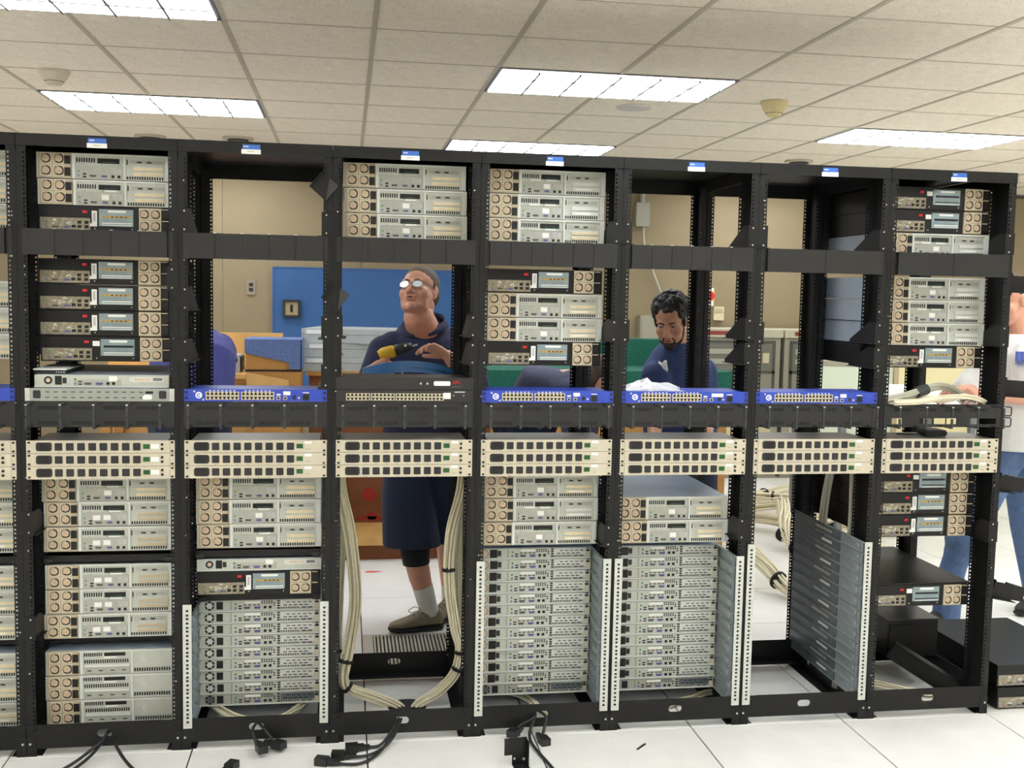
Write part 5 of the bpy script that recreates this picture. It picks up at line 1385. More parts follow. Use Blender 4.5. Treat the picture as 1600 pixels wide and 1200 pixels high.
M_HAIRK = mat('black_curly_hair', (26, 25, 26), 0.55, 0, 0.4, 120, 0.4)
M_EYE = mat('eye_white', (232, 230, 226), 0.2)
M_IRIS = mat('eye_iris', (50, 36, 28), 0.2)
M_LIP = mat('lip', (190, 126, 110), 0.5)
def remeshed(mb, name, m, voxel, smooth=4):
    me = mb.mesh(name + '_src')
    o = bpy.data.objects.new(name + '_src', me); COL.objects.link(o)
    r = o.modifiers.new('r', 'REMESH'); r.mode = 'VOXEL'; r.voxel_size = voxel; r.use_smooth_shade = True
    s = o.modifiers.new('s', 'SMOOTH'); s.iterations = smooth; s.factor = 0.5
    dg = bpy.context.evaluated_depsgraph_get()
    out = bpy.data.meshes.new_from_object(o.evaluated_get(dg))
    bpy.data.objects.remove(o); bpy.data.meshes.remove(me)
    out.name = name; out.materials.clear(); out.materials.append(m)
    for p in out.polygons: p.use_smooth = True
    return out
def limb(b, pts, rad, n=14):
    pts = [Vector(p) for p in pts]
    b.tube(pts, rad, n)
    for p, r in zip(pts, rad): b.ball(p, r*0.995, n, 8)
def loft(b, rings, n=20):
    "rings: (centre, half-width vector, half-depth vector)"
    o = len(b.v)
    for c, a, d in rings:
        c, a, d = Vector(c), Vector(a), Vector(d)
        for k in range(n):
            q = 2*PI*k/n
            cs, sn = math.cos(q), math.sin(q)
            e = 0.8
            b.v.append(tuple(c + a*math.copysign(abs(cs)**e, cs) + d*math.copysign(abs(sn)**e, sn)))
    for i in range(len(rings)-1):
        for k in range(n): b.f.append((o+i*n+k, o+i*n+(k+1) % n, o+(i+1)*n+(k+1) % n, o+(i+1)*n+k))
    b.f.append(tuple(o+k for k in range(n-1, -1, -1))); b.f.append(tuple(o+(len(rings)-1)*n+k for k in range(n)))
def head_frame(C, F, roll=0.0):
    F = Vector(F).normalized(); X = F.cross(Vector((0, 0, 1))).normalized(); Z = X.cross(F).normalized()
    if roll:
        Rm = Matrix.Rotation(roll, 3, F); X = Rm @ X; Z = Rm @ Z
    return Matrix(((X.x, F.x, Z.x, C[0]), (X.y, F.y, Z.y, C[1]), (X.z, F.z, Z.z, C[2]), (0, 0, 0, 1)))
def head_mass(b, M, jaw=1.0, wide=1.0):
    R3 = M.to_3x3()
    def e(c, r, rot=None): b.ball(M @ Vector(c), r, 20, 14, R3 if rot is None else R3 @ rot)
    e((0, -0.012, 0.035), (0.075*(0.5+0.5*wide), 0.094, 0.085))
    e((0, 0.016, -0.03), (0.064*wide, 0.076, 0.088))
    e((0, 0.03, -0.082), (0.05*jaw, 0.052, 0.034))
    e((0, 0.074, -0.096), (0.026, 0.02, 0.019))
    for s in (-1, 1):
        e((s*0.031, 0.078, 0.028), (0.026, 0.014, 0.01))
        e((s*0.036*wide, 0.054, -0.028), (0.03, 0.03, 0.032)); e((s*0.033*wide, 0.034, -0.06), (0.026*wide, 0.036, 0.034))
        e((s*0.0125, 0.1, -0.035), (0.0105, 0.012, 0.01))
        e((s*0.076, -0.008, -0.004), (0.009, 0.02, 0.033), Matrix.Rotation(s*0.3, 3, 'Z'))
        e((s*0.081, -0.014, 0.012), (0.007, 0.014, 0.016), Matrix.Rotation(s*0.4, 3, 'Z'))
    pts = [M @ Vector(p) for p in ((0, 0.084, 0.022), (0, 0.1, -0.006), (0, 0.11, -0.028))]
    limb(b, pts, [0.01, 0.012, 0.0145], 10)
    e((0, 0.088, -0.052), (0.026, 0.012, 0.006)); e((0, 0.086, -0.066), (0.022, 0.012, 0.006))
def face_parts(t, M, skin, open_eyes=True, lips=M_LIP, brow=M_HAIRB, mouth_open=False, mw=1.0):
    R3 = M.to_3x3()
    if open_eyes:
        for s in (-1, 1):
            ey = MB().ball(M @ Vector((s*0.031, 0.0785, 0.007)), (0.0125, 0.0095, 0.0048), 14, 9, R3); ey.smooth = True
            ey = ey.build('eye', M_EYE, t)
            ir = MB().ball(M @ Vector((s*0.031, 0.085, 0.006)), (0.0052, 0.0035, 0.0045), 12, 8, R3); ir.smooth = True; ir.build('iris', M_IRIS, ey)
            ld = MB().tube([M @ Vector((s*0.031+q*0.0125, 0.0865-0.006*q*q, 0.0105-0.003*q*q)) for q in (-1, -0.5, 0, 0.5, 1)], 0.0022, 6); ld.smooth = True; ld.build('eyelid', M_IRIS, ey)
    for s in (-1, 1):
        bw = MB(); bw.tube([M @ Vector(p) for p in ((s*0.012, 0.0935, 0.026), (s*0.03, 0.0935, 0.031), (s*0.05, 0.079, 0.027))], [0.0022, 0.003, 0.0016], 8); bw.smooth = True
        bw.build('eyebrow', brow, t)
    def arc(z, y0, w): return [M @ Vector((q*w*mw, y0 - 0.013*q*q, z + 0.002*(1-q*q))) for q in (-1, -0.5, 0, 0.5, 1)]
    lp = MB().tube(arc(-0.0545, 0.0965, 0.022), [0.0012, 0.0036, 0.0042, 0.0036, 0.0012], 8).tube(arc(-0.0665, 0.0945, 0.02), [0.0012, 0.004, 0.0048, 0.004, 0.0012], 8); lp.smooth = True
    lp = lp.build('lips', lips, t)
    if mouth_open:
        mo = MB().tube(arc(-0.0605, 0.0985, 0.017), [0.0008, 0.0022, 0.003, 0.0022, 0.0008], 8); mo.build('mouth_opening', mat('mouth_dark', (62, 30, 27), 0.6), t)
def hand(b, wrist, d, nrm, curl=(0.35, 0.5, 0.45), thumb_side=1, spread=0.12, sc=1.0, thumb_curl=0.3):
    "palm starts at wrist, points along d, palm normal nrm (fingers curl towards nrm)"
    d = Vector(d).normalized(); nrm = (Vector(nrm) - d*Vector(nrm).dot(d)).normalized(); s = d.cross(nrm)*thumb_side
    w = Vector(wrist)
    loft(b, [(w - d*0.02, s*0.026*sc, nrm*0.02*sc), (w + d*0.015*sc, s*0.031*sc, nrm*0.016*sc), (w + d*0.05*sc, s*0.04*sc, nrm*0.015*sc), (w + d*0.085*sc, s*0.041*sc, nrm*0.012*sc), (w + d*0.093*sc, s*0.036*sc, nrm*0.008*sc)], 14)
    for k, (off, ln, r) in enumerate(((0.031, 0.073, 0.0088), (0.0105, 0.082, 0.0092), (-0.0105, 0.076, 0.0088), (-0.03, 0.06, 0.0078))):
        p = w + d*0.086*sc + s*off*sc; ang = 0.0; dd = (d + s*spread*off/0.03).normalized(); pts = [p - dd*0.01]; rr = [r*sc]
        for q, f in enumerate((0.45, 0.3, 0.25)):
            ang += curl[q]*(1+0.12*k)
            v = dd*math.cos(ang) + nrm*math.sin(ang)
            p = p + v*ln*f*sc; pts.append(p); rr.append(r*sc*(0.95-0.08*q))
        limb(b, pts, rr, 10)
    p = w + d*0.028*sc + s*0.026*sc; v1 = (d*0.62 + s*0.75 + nrm*0.25).normalized(); v2 = (d*0.85 + s*0.4 + nrm*thumb_curl).normalized(); v3 = (d*0.95 + s*0.1 + nrm*(thumb_curl+0.15)).normalized()
    pts = [w + d*0.012*sc + s*0.014*sc, p + v1*0.022*sc, p + v1*0.022*sc + v2*0.032*sc, p + v1*0.022*sc + v2*0.032*sc + v3*0.026*sc]
    limb(b, pts, [0.014*sc, 0.0125*sc, 0.0105*sc, 0.009*sc], 10)
def shoe(t, heel, toe, mu, ms, lace=True, name='shoe'):
    heel, toe = Vector(heel), Vector(toe); d = toe-heel; L = d.length; d.normalize(); s = Vector((-d.y, d.x, 0))
    def ring(f, w, z0, z1):
        c = heel + d*L*f; return (c + Vector((0, 0, (z0+z1)/2)), s*w, Vector((0, 0, (z1-z0)/2)))
    so = MB(); loft(so, [ring(0.0, 0.02, 0.004, 0.026), ring(0.04, 0.035, 0.0, 0.03), ring(0.3, 0.037, 0.0, 0.03), ring(0.6, 0.045, 0.0, 0.026), ring(0.85, 0.044, 0.002, 0.028), ring(0.97, 0.03, 0.008, 0.03), ring(1.0, 0.015, 0.012, 0.03)], 16)
    root = put(name, remeshed(so, 'sole', ms, 0.005, 2), t)
    up = MB(); loft(up, [ring(0.01, 0.022, 0.026, 0.08), ring(0.06, 0.033, 0.024, 0.098), ring(0.25, 0.036, 0.024, 0.1), ring(0.42, 0.04, 0.024, 0.095), ring(0.6, 0.043, 0.022, 0.075), ring(0.8, 0.042, 0.022, 0.058), ring(0.94, 0.03, 0.024, 0.048), ring(0.985, 0.016, 0.026, 0.04)], 16)
    put('shoe_upper', remeshed(up, 'shoe_upper', mu, 0.005, 4), root)
    if lace:
        for k in range(4):
            f = 0.42 + k*0.08; c = heel + d*L*f; z = 0.103 - (f-0.42)*0.15
            lc = MB().tube([c + s*0.024 + Vector((0, 0, z-0.012)), c + Vector((0, 0, z+0.004)) + d*0.006, c - s*0.024 + Vector((0, 0, z-0.012))], 0.0024, 6); lc.build('lace', mat('lace_grey', (186, 180, 164), 0.8), root)
        c = heel + d*L*0.42 + Vector((0, 0, 0.104))
        lp = MB().tube(spline([c, c + d*0.03 + s*0.006 + Vector((0, 0, 0.016)), c + d*0.06 + s*0.01, c + d*0.04 + s*0.004 - Vector((0, 0, 0.012)), c]), 0.0022, 6); lp.build('lace', mat('lace_grey', (186, 180, 164), 0.8), root)
    return root

# --- man in glasses -------------------------------------------------------
Mh = head_frame((-0.388, 1.225, 1.622), (-0.42, -0.8, 0.33), 0.05)
b = MB(); head_mass(b, Mh, 1.32, 1.16)
nb = Vector((-0.355, 1.3, 1.43))
limb(b, [Mh @ Vector((0, -0.03, -0.05)), Mh @ Vector((0, -0.03, -0.11)), nb], [0.07, 0.072, 0.082], 18)
limb(b, [Mh @ Vector((0, 0.0, -0.09)), nb + Vector((-0.015, -0.03, 0.02))], [0.04, 0.052], 14)
loft(b, [((-0.355, 1.32, 0.9), (0.13, 0.03, 0), (-0.02, 0.09, 0)), ((-0.355, 1.31, 1.2), (0.13, 0.03, 0), (-0.02, 0.09, 0)), ((-0.355, 1.305, 1.38), (0.13, 0.03, 0), (-0.02, 0.08, 0))])
RW, LW = Vector((-0.622, 1.0, 1.262)), Vector((-0.262, 1.07, 1.335))
limb(b, [(-0.53, 1.27, 1.37), (-0.625, 1.22, 1.13), RW], [0.05, 0.045, 0.028], 14)
limb(b, [(-0.165, 1.34, 1.395), (-0.11, 1.22, 1.14), LW], [0.05, 0.045, 0.028], 14)
hand(b, RW, (0.8, -0.12, 0.3), (0.4, 0.75, 0.1), (0.8, 1.0, 0.7), -1, 0.03, 1.0)
hand(b, LW, (-0.8, -0.05, 0.42), (-0.35, -0.5, -0.75), (0.45, 0.55, 0.4), -1, 0.03, 1.02)
limb(b, [(-0.43, 1.31, 0.92), (-0.4, 1.25, 0.5), (-0.388, 1.24, 0.36), (-0.365, 1.255, 0.26), (-0.335, 1.262, 0.15), (-0.315, 1.262, 0.08)], [0.085, 0.06, 0.058, 0.054, 0.04, 0.036], 16)
limb(b, [(-0.28, 1.34, 0.92), (-0.225, 1.42, 0.48), (-0.21, 1.45, 0.3), (-0.195, 1.47, 0.08)], [0.085, 0.06, 0.054, 0.036], 16)
p1 = empty('person', (-0.355, 1.3, 0)); inv = Matrix.Translation((0.355, -1.3, 0))
def child(me, name, par, off):
    o = put(name, me, par); o.location = off; return o
OFF1 = (0.355, -1.3, 0)
bd = child(remeshed(b, 'body', M_SKIN, 0.0042, 6), 'body', p1, OFF1)
class Sub:   # helper empty offset is avoided by shifting meshes: parts are built in world space then moved back
    pass
def sub(mb, name, m, par=p1, off=OFF1, smooth=True):
    mb.smooth = smooth; o = mb.build(name, m, par); o.location = off; return o
def face_for(t, M, off, **kw):
    before = set(o.name for o in bpy.data.objects)
    face_parts(t, M, None, **kw)
    for o in bpy.data.objects:
        if o.name not in before and o.parent == t: o.location = off
face_for(p1, Mh, OFF1, open_eyes=True, mouth_open=True, mw=1.2, brow=mat('light_brown_brow', (136, 106, 86), 0.7))
hr = MB(); R3 = Mh.to_3x3()
hr.ball(Mh @ Vector((0, -0.02, 0.054)), (0.084, 0.092, 0.077), 22, 14, R3)
hr.ball(Mh @ Vector((0, -0.05, 0.0)), (0.084, 0.062, 0.075), 20, 12, R3)
for s in (-1, 1): hr.ball(Mh @ Vector((s*0.073, 0.004, 0.034)), (0.01, 0.016, 0.03), 10, 8, R3)
child(remeshed(hr, 'hair', M_HAIRB, 0.005, 3), 'hair', p1, OFF1)
# glasses
gl = MB()
for s in (-1, 1):
    pts = [Mh @ Vector((s*0.033 + 0.025*math.cos(a), 0.104 - 0.008*(math.cos(a)*s+1)*0.5, 0.004 + 0.0165*math.sin(a))) for a in [2*PI*k/16 for k in range(17)]]
    gl.tube(pts, 0.0014, 6)
    gl.tube([Mh @ Vector((s*0.058, 0.098, 0.008)), Mh @ Vector((s*0.079, 0.05, 0.01)), Mh @ Vector((s*0.082, -0.005, 0.008))], 0.0015, 6)
gl.tube([Mh @ Vector((-0.009, 0.104, 0.008)), Mh @ Vector((0, 0.108, 0.011)), Mh @ Vector((0.009, 0.104, 0.008))], 0.0014, 6)
go = sub(gl, 'glasses_frame', mat('thin_metal_rim', (120, 118, 112), 0.3, 0.7))
M_LENSG = mat('lens_glare', (244, 246, 248), 0.22, 0.4)  # near-white colour paints the glare of the lights onto the lenses
for s in (-1, 1):
    ls = MB()
    ring_ = [Mh @ Vector((s*0.033 + 0.0245*math.cos(a), 0.1035 - 0.008*(math.cos(a)*s+1)*0.5, 0.004 + 0.016*math.sin(a))) for a in [2*PI*k/18 for k in range(18)]]
    fw_ = R3 @ Vector((0, 0.0012, 0))
    ls.v = [tuple(p) for p in ring_] + [tuple(p - fw_) for p in ring_]
    ls.f = [tuple(range(18)), tuple(range(35, 17, -1))] + [(k, 18+k, 18+(k+1) % 18, (k+1) % 18) for k in range(18)]
    lo_ = ls.build('lens', M_LENSG, go)
# polo shirt
b = MB()
ax, dp = Vector((1, 0.16, 0)), Vector((-0.16, 1, 0))
loft(b, [((-0.355, 1.32, 0.93), ax*0.185, dp*0.135), ((-0.355, 1.31, 1.08), ax*0.19, dp*0.14), ((-0.355, 1.305, 1.22), ax*0.195, dp*0.135), ((-0.352, 1.305, 1.33), ax*0.195, dp*0.12), ((-0.35, 1.31, 1.4), ax*0.17, dp*0.1), ((-0.35, 1.315, 1.448), ax*0.125, Vector((-0.012, 0.088, 0.03))), ((-0.35, 1.318, 1.482), ax*0.09, Vector((-0.012, 0.078, 0.04)))], 24)
limb(b, [(-0.5, 1.29, 1.365), (-0.545, 1.27, 1.34), (-0.615, 1.23, 1.17)], [0.075, 0.08, 0.07], 16)
limb(b, [(-0.2, 1.33, 1.385), (-0.165, 1.34, 1.36), (-0.115, 1.25, 1.18)], [0.075, 0.08, 0.07], 16)
child(remeshed(b, 'polo_shirt', M_NAVY, 0.008, 4), 'polo_shirt', p1, OFF1)
cl = MB()
for k in range(17):
    a = -PI/2 - 0.16 + PI*0.1 + (2*PI - PI*0.2)*k/16
    c = nb + Vector((-0.005, 0.0, 0.042)) + Vector((math.cos(a)*0.1, math.sin(a)*0.088, 0.036*math.sin(a) + 0.018*math.cos(a) + 0.016))
    cl.v += [tuple(c), tuple(c + Vector((math.cos(a)*0.022, math.sin(a)*0.022, -0.034))), tuple(c + Vector((math.cos(a)*0.016, math.sin(a)*0.016, -0.038))), tuple(c + Vector((-math.cos(a)*0.004, -math.sin(a)*0.004, -0.012)))]
for k in range(16):
    for q in range(4): cl.f.append((4*k+q, 4*k+(q+1) % 4, 4*k+4+(q+1) % 4, 4*k+4+q))
cl.f += [(3, 2, 1, 0), (64, 65, 66, 67)]
sub(cl, 'collar', M_NAVY)
# shorts, brace, sock, shoes
b = MB()
loft(b, [((-0.355, 1.325, 1.0), ax*0.185, dp*0.135), ((-0.355, 1.325, 0.9), ax*0.195, dp*0.145), ((-0.355, 1.325, 0.8), ax*0.19, dp*0.14)], 22)
loft(b, [((-0.44, 1.31, 0.88), (0.1, 0, 0), (0, 0.12, 0)), ((-0.425, 1.28, 0.65), (0.125, 0, 0), (0, 0.12, 0)), ((-0.405, 1.25, 0.42), (0.14, 0, 0), (0, 0.115, 0))], 20)
loft(b, [((-0.27, 1.35, 0.88), (0.1, 0, 0), (0, 0.12, 0)), ((-0.235, 1.39, 0.65), (0.11, 0, 0), (0, 0.12, 0)), ((-0.215, 1.42, 0.4), (0.115, 0, 0), (0, 0.11, 0))], 20)
child(remeshed(b, 'shorts', M_SHORT, 0.008, 4), 'shorts', p1, OFF1)
b = MB(); b.tube([(-0.397, 1.245, 0.47), (-0.39, 1.242, 0.4), (-0.384, 1.243, 0.33)], [0.072, 0.071, 0.064], 20); sub(b, 'knee_brace', M_BLKC)
b = MB(); b.tube([(-0.352, 1.259, 0.215), (-0.335, 1.262, 0.155), (-0.316, 1.263, 0.09), (-0.31, 1.263, 0.07)], [0.0505, 0.047, 0.043, 0.043], 18); sub(b, 'sock', mat('white_sock', (214, 214, 206), 0.9))
b = MB(); b.tube([(-0.2, 1.46, 0.2), (-0.195, 1.47, 0.08)], [0.046, 0.042], 18); sub(b, 'sock', mat('white_sock', (214, 214, 206), 0.9))
M_SHOE = mat('taupe_suede', (136, 124, 102), 0.8, 0, 0.12, 60); M_SOLE = mat('black_sole', (36, 34, 34), 0.7)
for hl, to in (((-0.25, 1.268, 0), (-0.515, 1.222, 0)), ((-0.165, 1.5, 0), (-0.3, 1.29+0.0, 0))):
    so = shoe(p1, hl, to, M_SHOE, M_SOLE); so.location = OFF1
tag(p1, 'man in glasses, navy polo and shorts looking up with a yellow drill', 'person')
# drill in his hand
t = empty('cordless_drill', (-0.535, 1.03, 1.3))
M_YEL = mat('yellow_tool_plastic', (226, 182, 36), 0.45)
dM = Matrix.Rotation(-0.28, 4, 'Y')
d1 = MB(); d1.tube([dM @ Vector(p) for p in ((-0.03, 0.0, 0.045), (-0.01, 0.0, 0.048), (0.03, 0.0, 0.048), (0.045, 0, 0.048))], [0.022, 0.029, 0.029, 0.024], 14); d1.smooth = True; d1.build('motor_housing', M_YEL, t)
d1 = MB(); d1.tube([dM @ Vector(p) for p in ((0.045, 0, 0.048), (0.07, 0, 0.048), (0.1, 0, 0.048), (0.125, 0, 0.048))], [0.025, 0.026, 0.023, 0.016], 14); d1.smooth = True; d1.build('chuck', M_CHARC, t)
MB().tube([dM @ Vector(p) for p in ((0.125, 0, 0.048), (0.15, 0, 0.048))], 0.004, 8).build('bit', M_ZINC, t)
MB().box(-0.028, 0.012, -0.016, 0.016, -0.09, 0.035, dM).build('grip', M_YEL, t)
MB().box(-0.04, 0.05, -0.028, 0.028, -0.13, -0.09, dM).build('battery', M_CHARC, t)
MB().ball(dM @ Vector((0.095, -0.018, 0.058)), 0.007, 10, 8).build('chuck_glint', M_ZINC, t)  # zinc bead modelled as a glint on the chuck
tag(t, 'yellow and black cordless drill in the hand of the man in glasses', 'drill')

# --- bearded man ----------------------------------------------------------
OFF2 = (-0.9, -1.25, 0)
p2 = empty('person', (0.9, 1.25, 0))
M2 = head_frame((0.768, 1.015, 1.512), (-0.44, -0.78, -0.4), 0.05) @ Matrix.Scale(0.94, 4)
b = MB(); head_mass(b, M2)
nb2 = Vector((0.825, 1.1, 1.375))
limb(b, [M2 @ Vector((0, -0.035, -0.05)), M2 @ Vector((0, -0.04, -0.11)), nb2], [0.058, 0.056, 0.064], 18)
loft(b, [((0.92, 1.3, 0.9), (0.13, 0, 0), (0, 0.08, 0)), ((0.87, 1.18, 1.2), (0.13, 0, 0), (0, 0.08, 0)), ((0.845, 1.13, 1.32), (0.12, 0.02, 0), (0, 0.07, 0))])
RW2, LW2 = Vector((0.66, 0.86, 0.98)), Vector((0.92, 0.9, 1.0))
limb(b, [(0.74, 1.07, 1.24), (0.7, 1.0, 1.06), RW2], [0.045, 0.042, 0.028], 14)
limb(b, [(0.96, 1.19, 1.25), (1.0, 1.12, 1.06), LW2], [0.045, 0.042, 0.028], 14)
hand(b, RW2, (0.2, -0.4, -0.8), (0.8, 0.3, 0.1), (0.4, 0.5, 0.4), 1); hand(b, LW2, (-0.3, -0.4, -0.8), (-0.8, 0.3, 0.1), (0.4, 0.5, 0.4), -1)
for s, hx in ((-1, 0.84), (1, 1.02)):
    limb(b, [(hx, 1.3, 0.92), (hx+s*0.02, 1.26, 0.5), (hx+s*0.03, 1.32, 0.08)], [0.085, 0.06, 0.04], 14)
child(remeshed(b, 'body', M_SKIN2, 0.0045, 5), 'body', p2, OFF2)
face_for(p2, M2, OFF2, open_eyes=True, brow=M_HAIRK, lips=mat('lip_dark', (150, 84, 74), 0.5))
R3 = M2.to_3x3(); r4 = random.Random(5)
hr = MB(); hr.ball(M2 @ Vector((0, -0.028, 0.056)), (0.086, 0.094, 0.084), 22, 14, R3); hr.ball(M2 @ Vector((0, -0.05, 0.005)), (0.083, 0.066, 0.078), 20, 12, R3)
for k in range(190):
    th = math.acos(r4.uniform(-0.35, 1)); ph = r4.uniform(0, 2*PI)
    p = Vector((math.sin(th)*math.cos(ph)*0.087, math.sin(th)*math.sin(ph)*0.095-0.028, math.cos(th)*0.085+0.056))
    if p.y > 0.045 and p.z < 0.08: continue
    hr.ball(M2 @ p, r4.uniform(0.009, 0.014), 7, 5)
for s in (-1, 1): hr.ball(M2 @ Vector((s*0.07, 0.014, 0.012)), (0.011, 0.018, 0.04), 10, 8, R3)
child(remeshed(hr, 'hair', M_HAIRK, 0.0045, 1), 'hair', p2, OFF2)
bd_ = MB()
bd_.ball(M2 @ Vector((0, 0.03, -0.093)), (0.0505, 0.053, 0.03), 20, 12, R3)
bd_.ball(M2 @ Vector((0, 0.077, -0.099)), (0.03, 0.023, 0.022), 14, 9, R3)
for s in (-1, 1):
    limb(bd_, [M2 @ Vector(p) for p in ((s*0.063, 0.015, -0.03), (s*0.058, 0.026, -0.06), (s*0.046, 0.046, -0.088))], [0.006, 0.008, 0.01], 8)
    limb(bd_, [M2 @ Vector(p) for p in ((s*0.006, 0.0985, -0.044), (s*0.022, 0.091, -0.05), (s*0.03, 0.078, -0.075))], [0.0035, 0.0045, 0.005], 8)
child(remeshed(bd_, 'beard', mat('short_black_beard', (52, 42, 38), 0.8, 0, 0.4, 150, 0.4), 0.004, 1), 'beard', p2, OFF2)
b = MB()
loft(b, [((0.93, 1.3, 0.86), (0.18, 0.05, 0), (-0.04, 0.13, 0)), ((0.9, 1.24, 1.03), (0.175, 0.06, 0), (-0.05, 0.13, 0)), ((0.865, 1.17, 1.18), (0.18, 0.07, 0), (-0.05, 0.13, 0)), ((0.845, 1.13, 1.3), (0.165, 0.08, 0), (-0.04, 0.11, 0)), ((0.832, 1.11, 1.37), (0.11, 0.05, 0), (-0.03, 0.09, 0)), ((0.825, 1.1, 1.41), (0.07, 0.03, 0), (-0.02, 0.066, 0))], 22)
limb(b, [(0.75, 1.08, 1.285), (0.715, 1.04, 1.25), (0.7, 0.99, 1.08)], [0.07, 0.075, 0.07], 16)
limb(b, [(0.95, 1.19, 1.3), (0.985, 1.19, 1.26), (1.0, 1.13, 1.08)], [0.07, 0.078, 0.07], 16)
child(remeshed(b, 'tee_shirt', M_NAVY2, 0.008, 4), 'tee_shirt', p2, OFF2)
b = MB(); b.tube([nb2 + Vector((math.cos(a)*0.072, math.sin(a)*0.066, 0.03 + 0.028*math.sin(a))) for a in [2*PI*k/20 for k in range(21)]], 0.009, 8); sub(b, 'neckband', M_NAVY2, p2, OFF2)
b = MB()
loft(b, [((0.93, 1.3, 0.98), (0.165, 0.03, 0), (0, 0.12, 0)), ((0.93, 1.3, 0.82), (0.17, 0.03, 0), (0, 0.13, 0))], 20)
for s, hx in ((-1, 0.84), (1, 1.02)): limb(b, [(hx, 1.3, 0.86), (hx+s*0.02, 1.26, 0.5), (hx+s*0.03, 1.32, 0.12)], [0.098, 0.078, 0.062], 16)
child(remeshed(b, 'trousers', M_SHORT, 0.01, 4), 'trousers', p2, OFF2)
b = MB(); q = Vector((0.716, 0.958, 1.195))
lg = MB(); Ml = Matrix.Translation((0.735, 0.985, 1.3)) @ Matrix.Scale(1.5, 4) @ Matrix.Rotation(0.25, 4, 'X') @ Matrix.Rotation(-0.35, 4, 'Z')
lg.prism_y([(-0.02, 0.012), (-0.008, 0.008), (-0.004, 0.016), (0.004, 0.018), (0.007, 0.006), (0.012, -0.008), (0.008, -0.022), (-0.001, -0.018), (-0.005, -0.002)], -0.004, 0.03, Ml)
sub(lg, 'shirt_emblem', M_WHITE, p2, OFF2, False)
for hx in (0.81, 1.05):
    so = shoe(p2, (hx, 1.4, 0), (hx-0.03, 1.13, 0), M_SOLE, M_SOLE, False); so.location = OFF2
tag(p2, 'bearded man with curly black hair in a navy shirt looking down', 'person')

# --- white-shirted man ----------------------------------------------------
OFF3 = (-2.6, -1.1, 0)
p3 = empty('person', (2.6, 1.1, 0))
M3 = head_frame((2.47, 1.02, 1.64), (-0.82, -0.42, -0.3))
b = MB(); head_mass(b, M3)
nb3 = Vector((2.56, 1.06, 1.46))
limb(b, [M3 @ Vector((0, -0.035, -0.05)), M3 @ Vector((0, -0.035, -0.11)), nb3], [0.058, 0.057, 0.066], 18)
loft(b, [((2.6, 1.1, 0.9), (0.06, 0.11, 0), (0.09, -0.05, 0)), ((2.58, 1.08, 1.38), (0.06, 0.13, 0), (0.08, -0.04, 0))])
RW3, LW3 = Vector((2.235, 0.79, 1.2)), Vector((2.19, 0.93, 1.2))
limb(b, [(2.54, 0.95, 1.36), (2.52, 0.86, 1.17), RW3], [0.045, 0.043, 0.029], 14)
limb(b, [(2.6, 1.2, 1.36), (2.42, 1.15, 1.18), LW3], [0.045, 0.043, 0.029], 14)
hand(b, RW3, (-0.95, -0.2, 0.05), (0.0, 0.5, -0.8), (0.6, 0.7, 0.5), 1); hand(b, LW3, (-0.95, -0.15, 0.0), (0.0, -0.5, -0.8), (0.6, 0.7, 0.5), -1)
limb(b, [(2.53, 1.05, 0.92), (2.29, 1.0, 0.46), (2.25, 1.04, 0.08)], [0.085, 0.06, 0.04], 14)
limb(b, [(2.68, 1.15, 0.92), (2.78, 1.2, 0.48), (2.93, 1.28, 0.08)], [0.085, 0.06, 0.04], 14)
child(remeshed(b, 'body', M_SKIN, 0.005, 3), 'body', p3, OFF3)
face_for(p3, M3, OFF3)
R3 = M3.to_3x3()
hr = MB(); hr.ball(M3 @ Vector((0, -0.026, 0.05)), (0.081, 0.092, 0.08), 22, 14, R3); hr.ball(M3 @ Vector((0, -0.05, 0.0)), (0.078, 0.06, 0.07), 20, 12, R3)
child(remeshed(hr, 'hair', M_HAIRB, 0.006, 3), 'hair', p3, OFF3)
b = MB()
loft(b, [((2.6, 1.1, 0.9), (0.07, 0.17, 0), (0.15, -0.05, 0)), ((2.59, 1.09, 1.05), (0.07, 0.18, 0), (0.16, -0.05, 0)), ((2.585, 1.08, 1.25), (0.07, 0.185, 0), (0.15, -0.05, 0)), ((2.575, 1.075, 1.38), (0.06, 0.17, 0), (0.12, -0.04, 0)), ((2.565, 1.065, 1.475), (0.03, 0.075, 0), (0.07, -0.02, 0))], 24)
limb(b, [(2.545, 0.95, 1.38), (2.53, 0.93, 1.35), (2.52, 0.88, 1.21)], [0.075, 0.08, 0.078], 16)
limb(b, [(2.62, 1.2, 1.38), (2.55, 1.2, 1.33), (2.36, 1.12, 1.19)], [0.08, 0.085, 0.085], 16)
child(remeshed(b, 'tee_shirt', M_TEE, 0.008, 4), 'tee_shirt', p3, OFF3)
lg = MB(); Ml = Matrix.Translation((2.462, 0.868, 1.37)) @ Matrix.Rotation(-0.35, 4, 'Z')
lg.box(-0.022, -0.004, -0.012, 0.03, -0.022, 0.026, Ml).prism_y([(-0.002, 0.026), (0.026, 0.026), (0.012, 0.008), (0.024, -0.004), (0.012, -0.022), (-0.002, -0.01)], -0.012, 0.03, Ml).box(-0.024, 0.026, -0.012, 0.03, -0.034, -0.031, Ml)
sub(lg, 'shirt_emblem', mat('emblem_blue', (96, 116, 206), 0.7), p3, OFF3, False)
b = MB()
loft(b, [((2.6, 1.1, 0.95), (0.05, 0.15, 0), (0.13, -0.04, 0)), ((2.6, 1.1, 0.82), (0.05, 0.16, 0), (0.14, -0.04, 0))], 20)
limb(b, [(2.53, 1.05, 0.88), (2.29, 1.0, 0.46), (2.255, 1.035, 0.25), (2.25, 1.04, 0.06)], [0.1, 0.085, 0.07, 0.068], 16)
limb(b, [(2.68, 1.15, 0.88), (2.78, 1.2, 0.48), (2.93, 1.28, 0.06)], [0.1, 0.085, 0.07], 16)
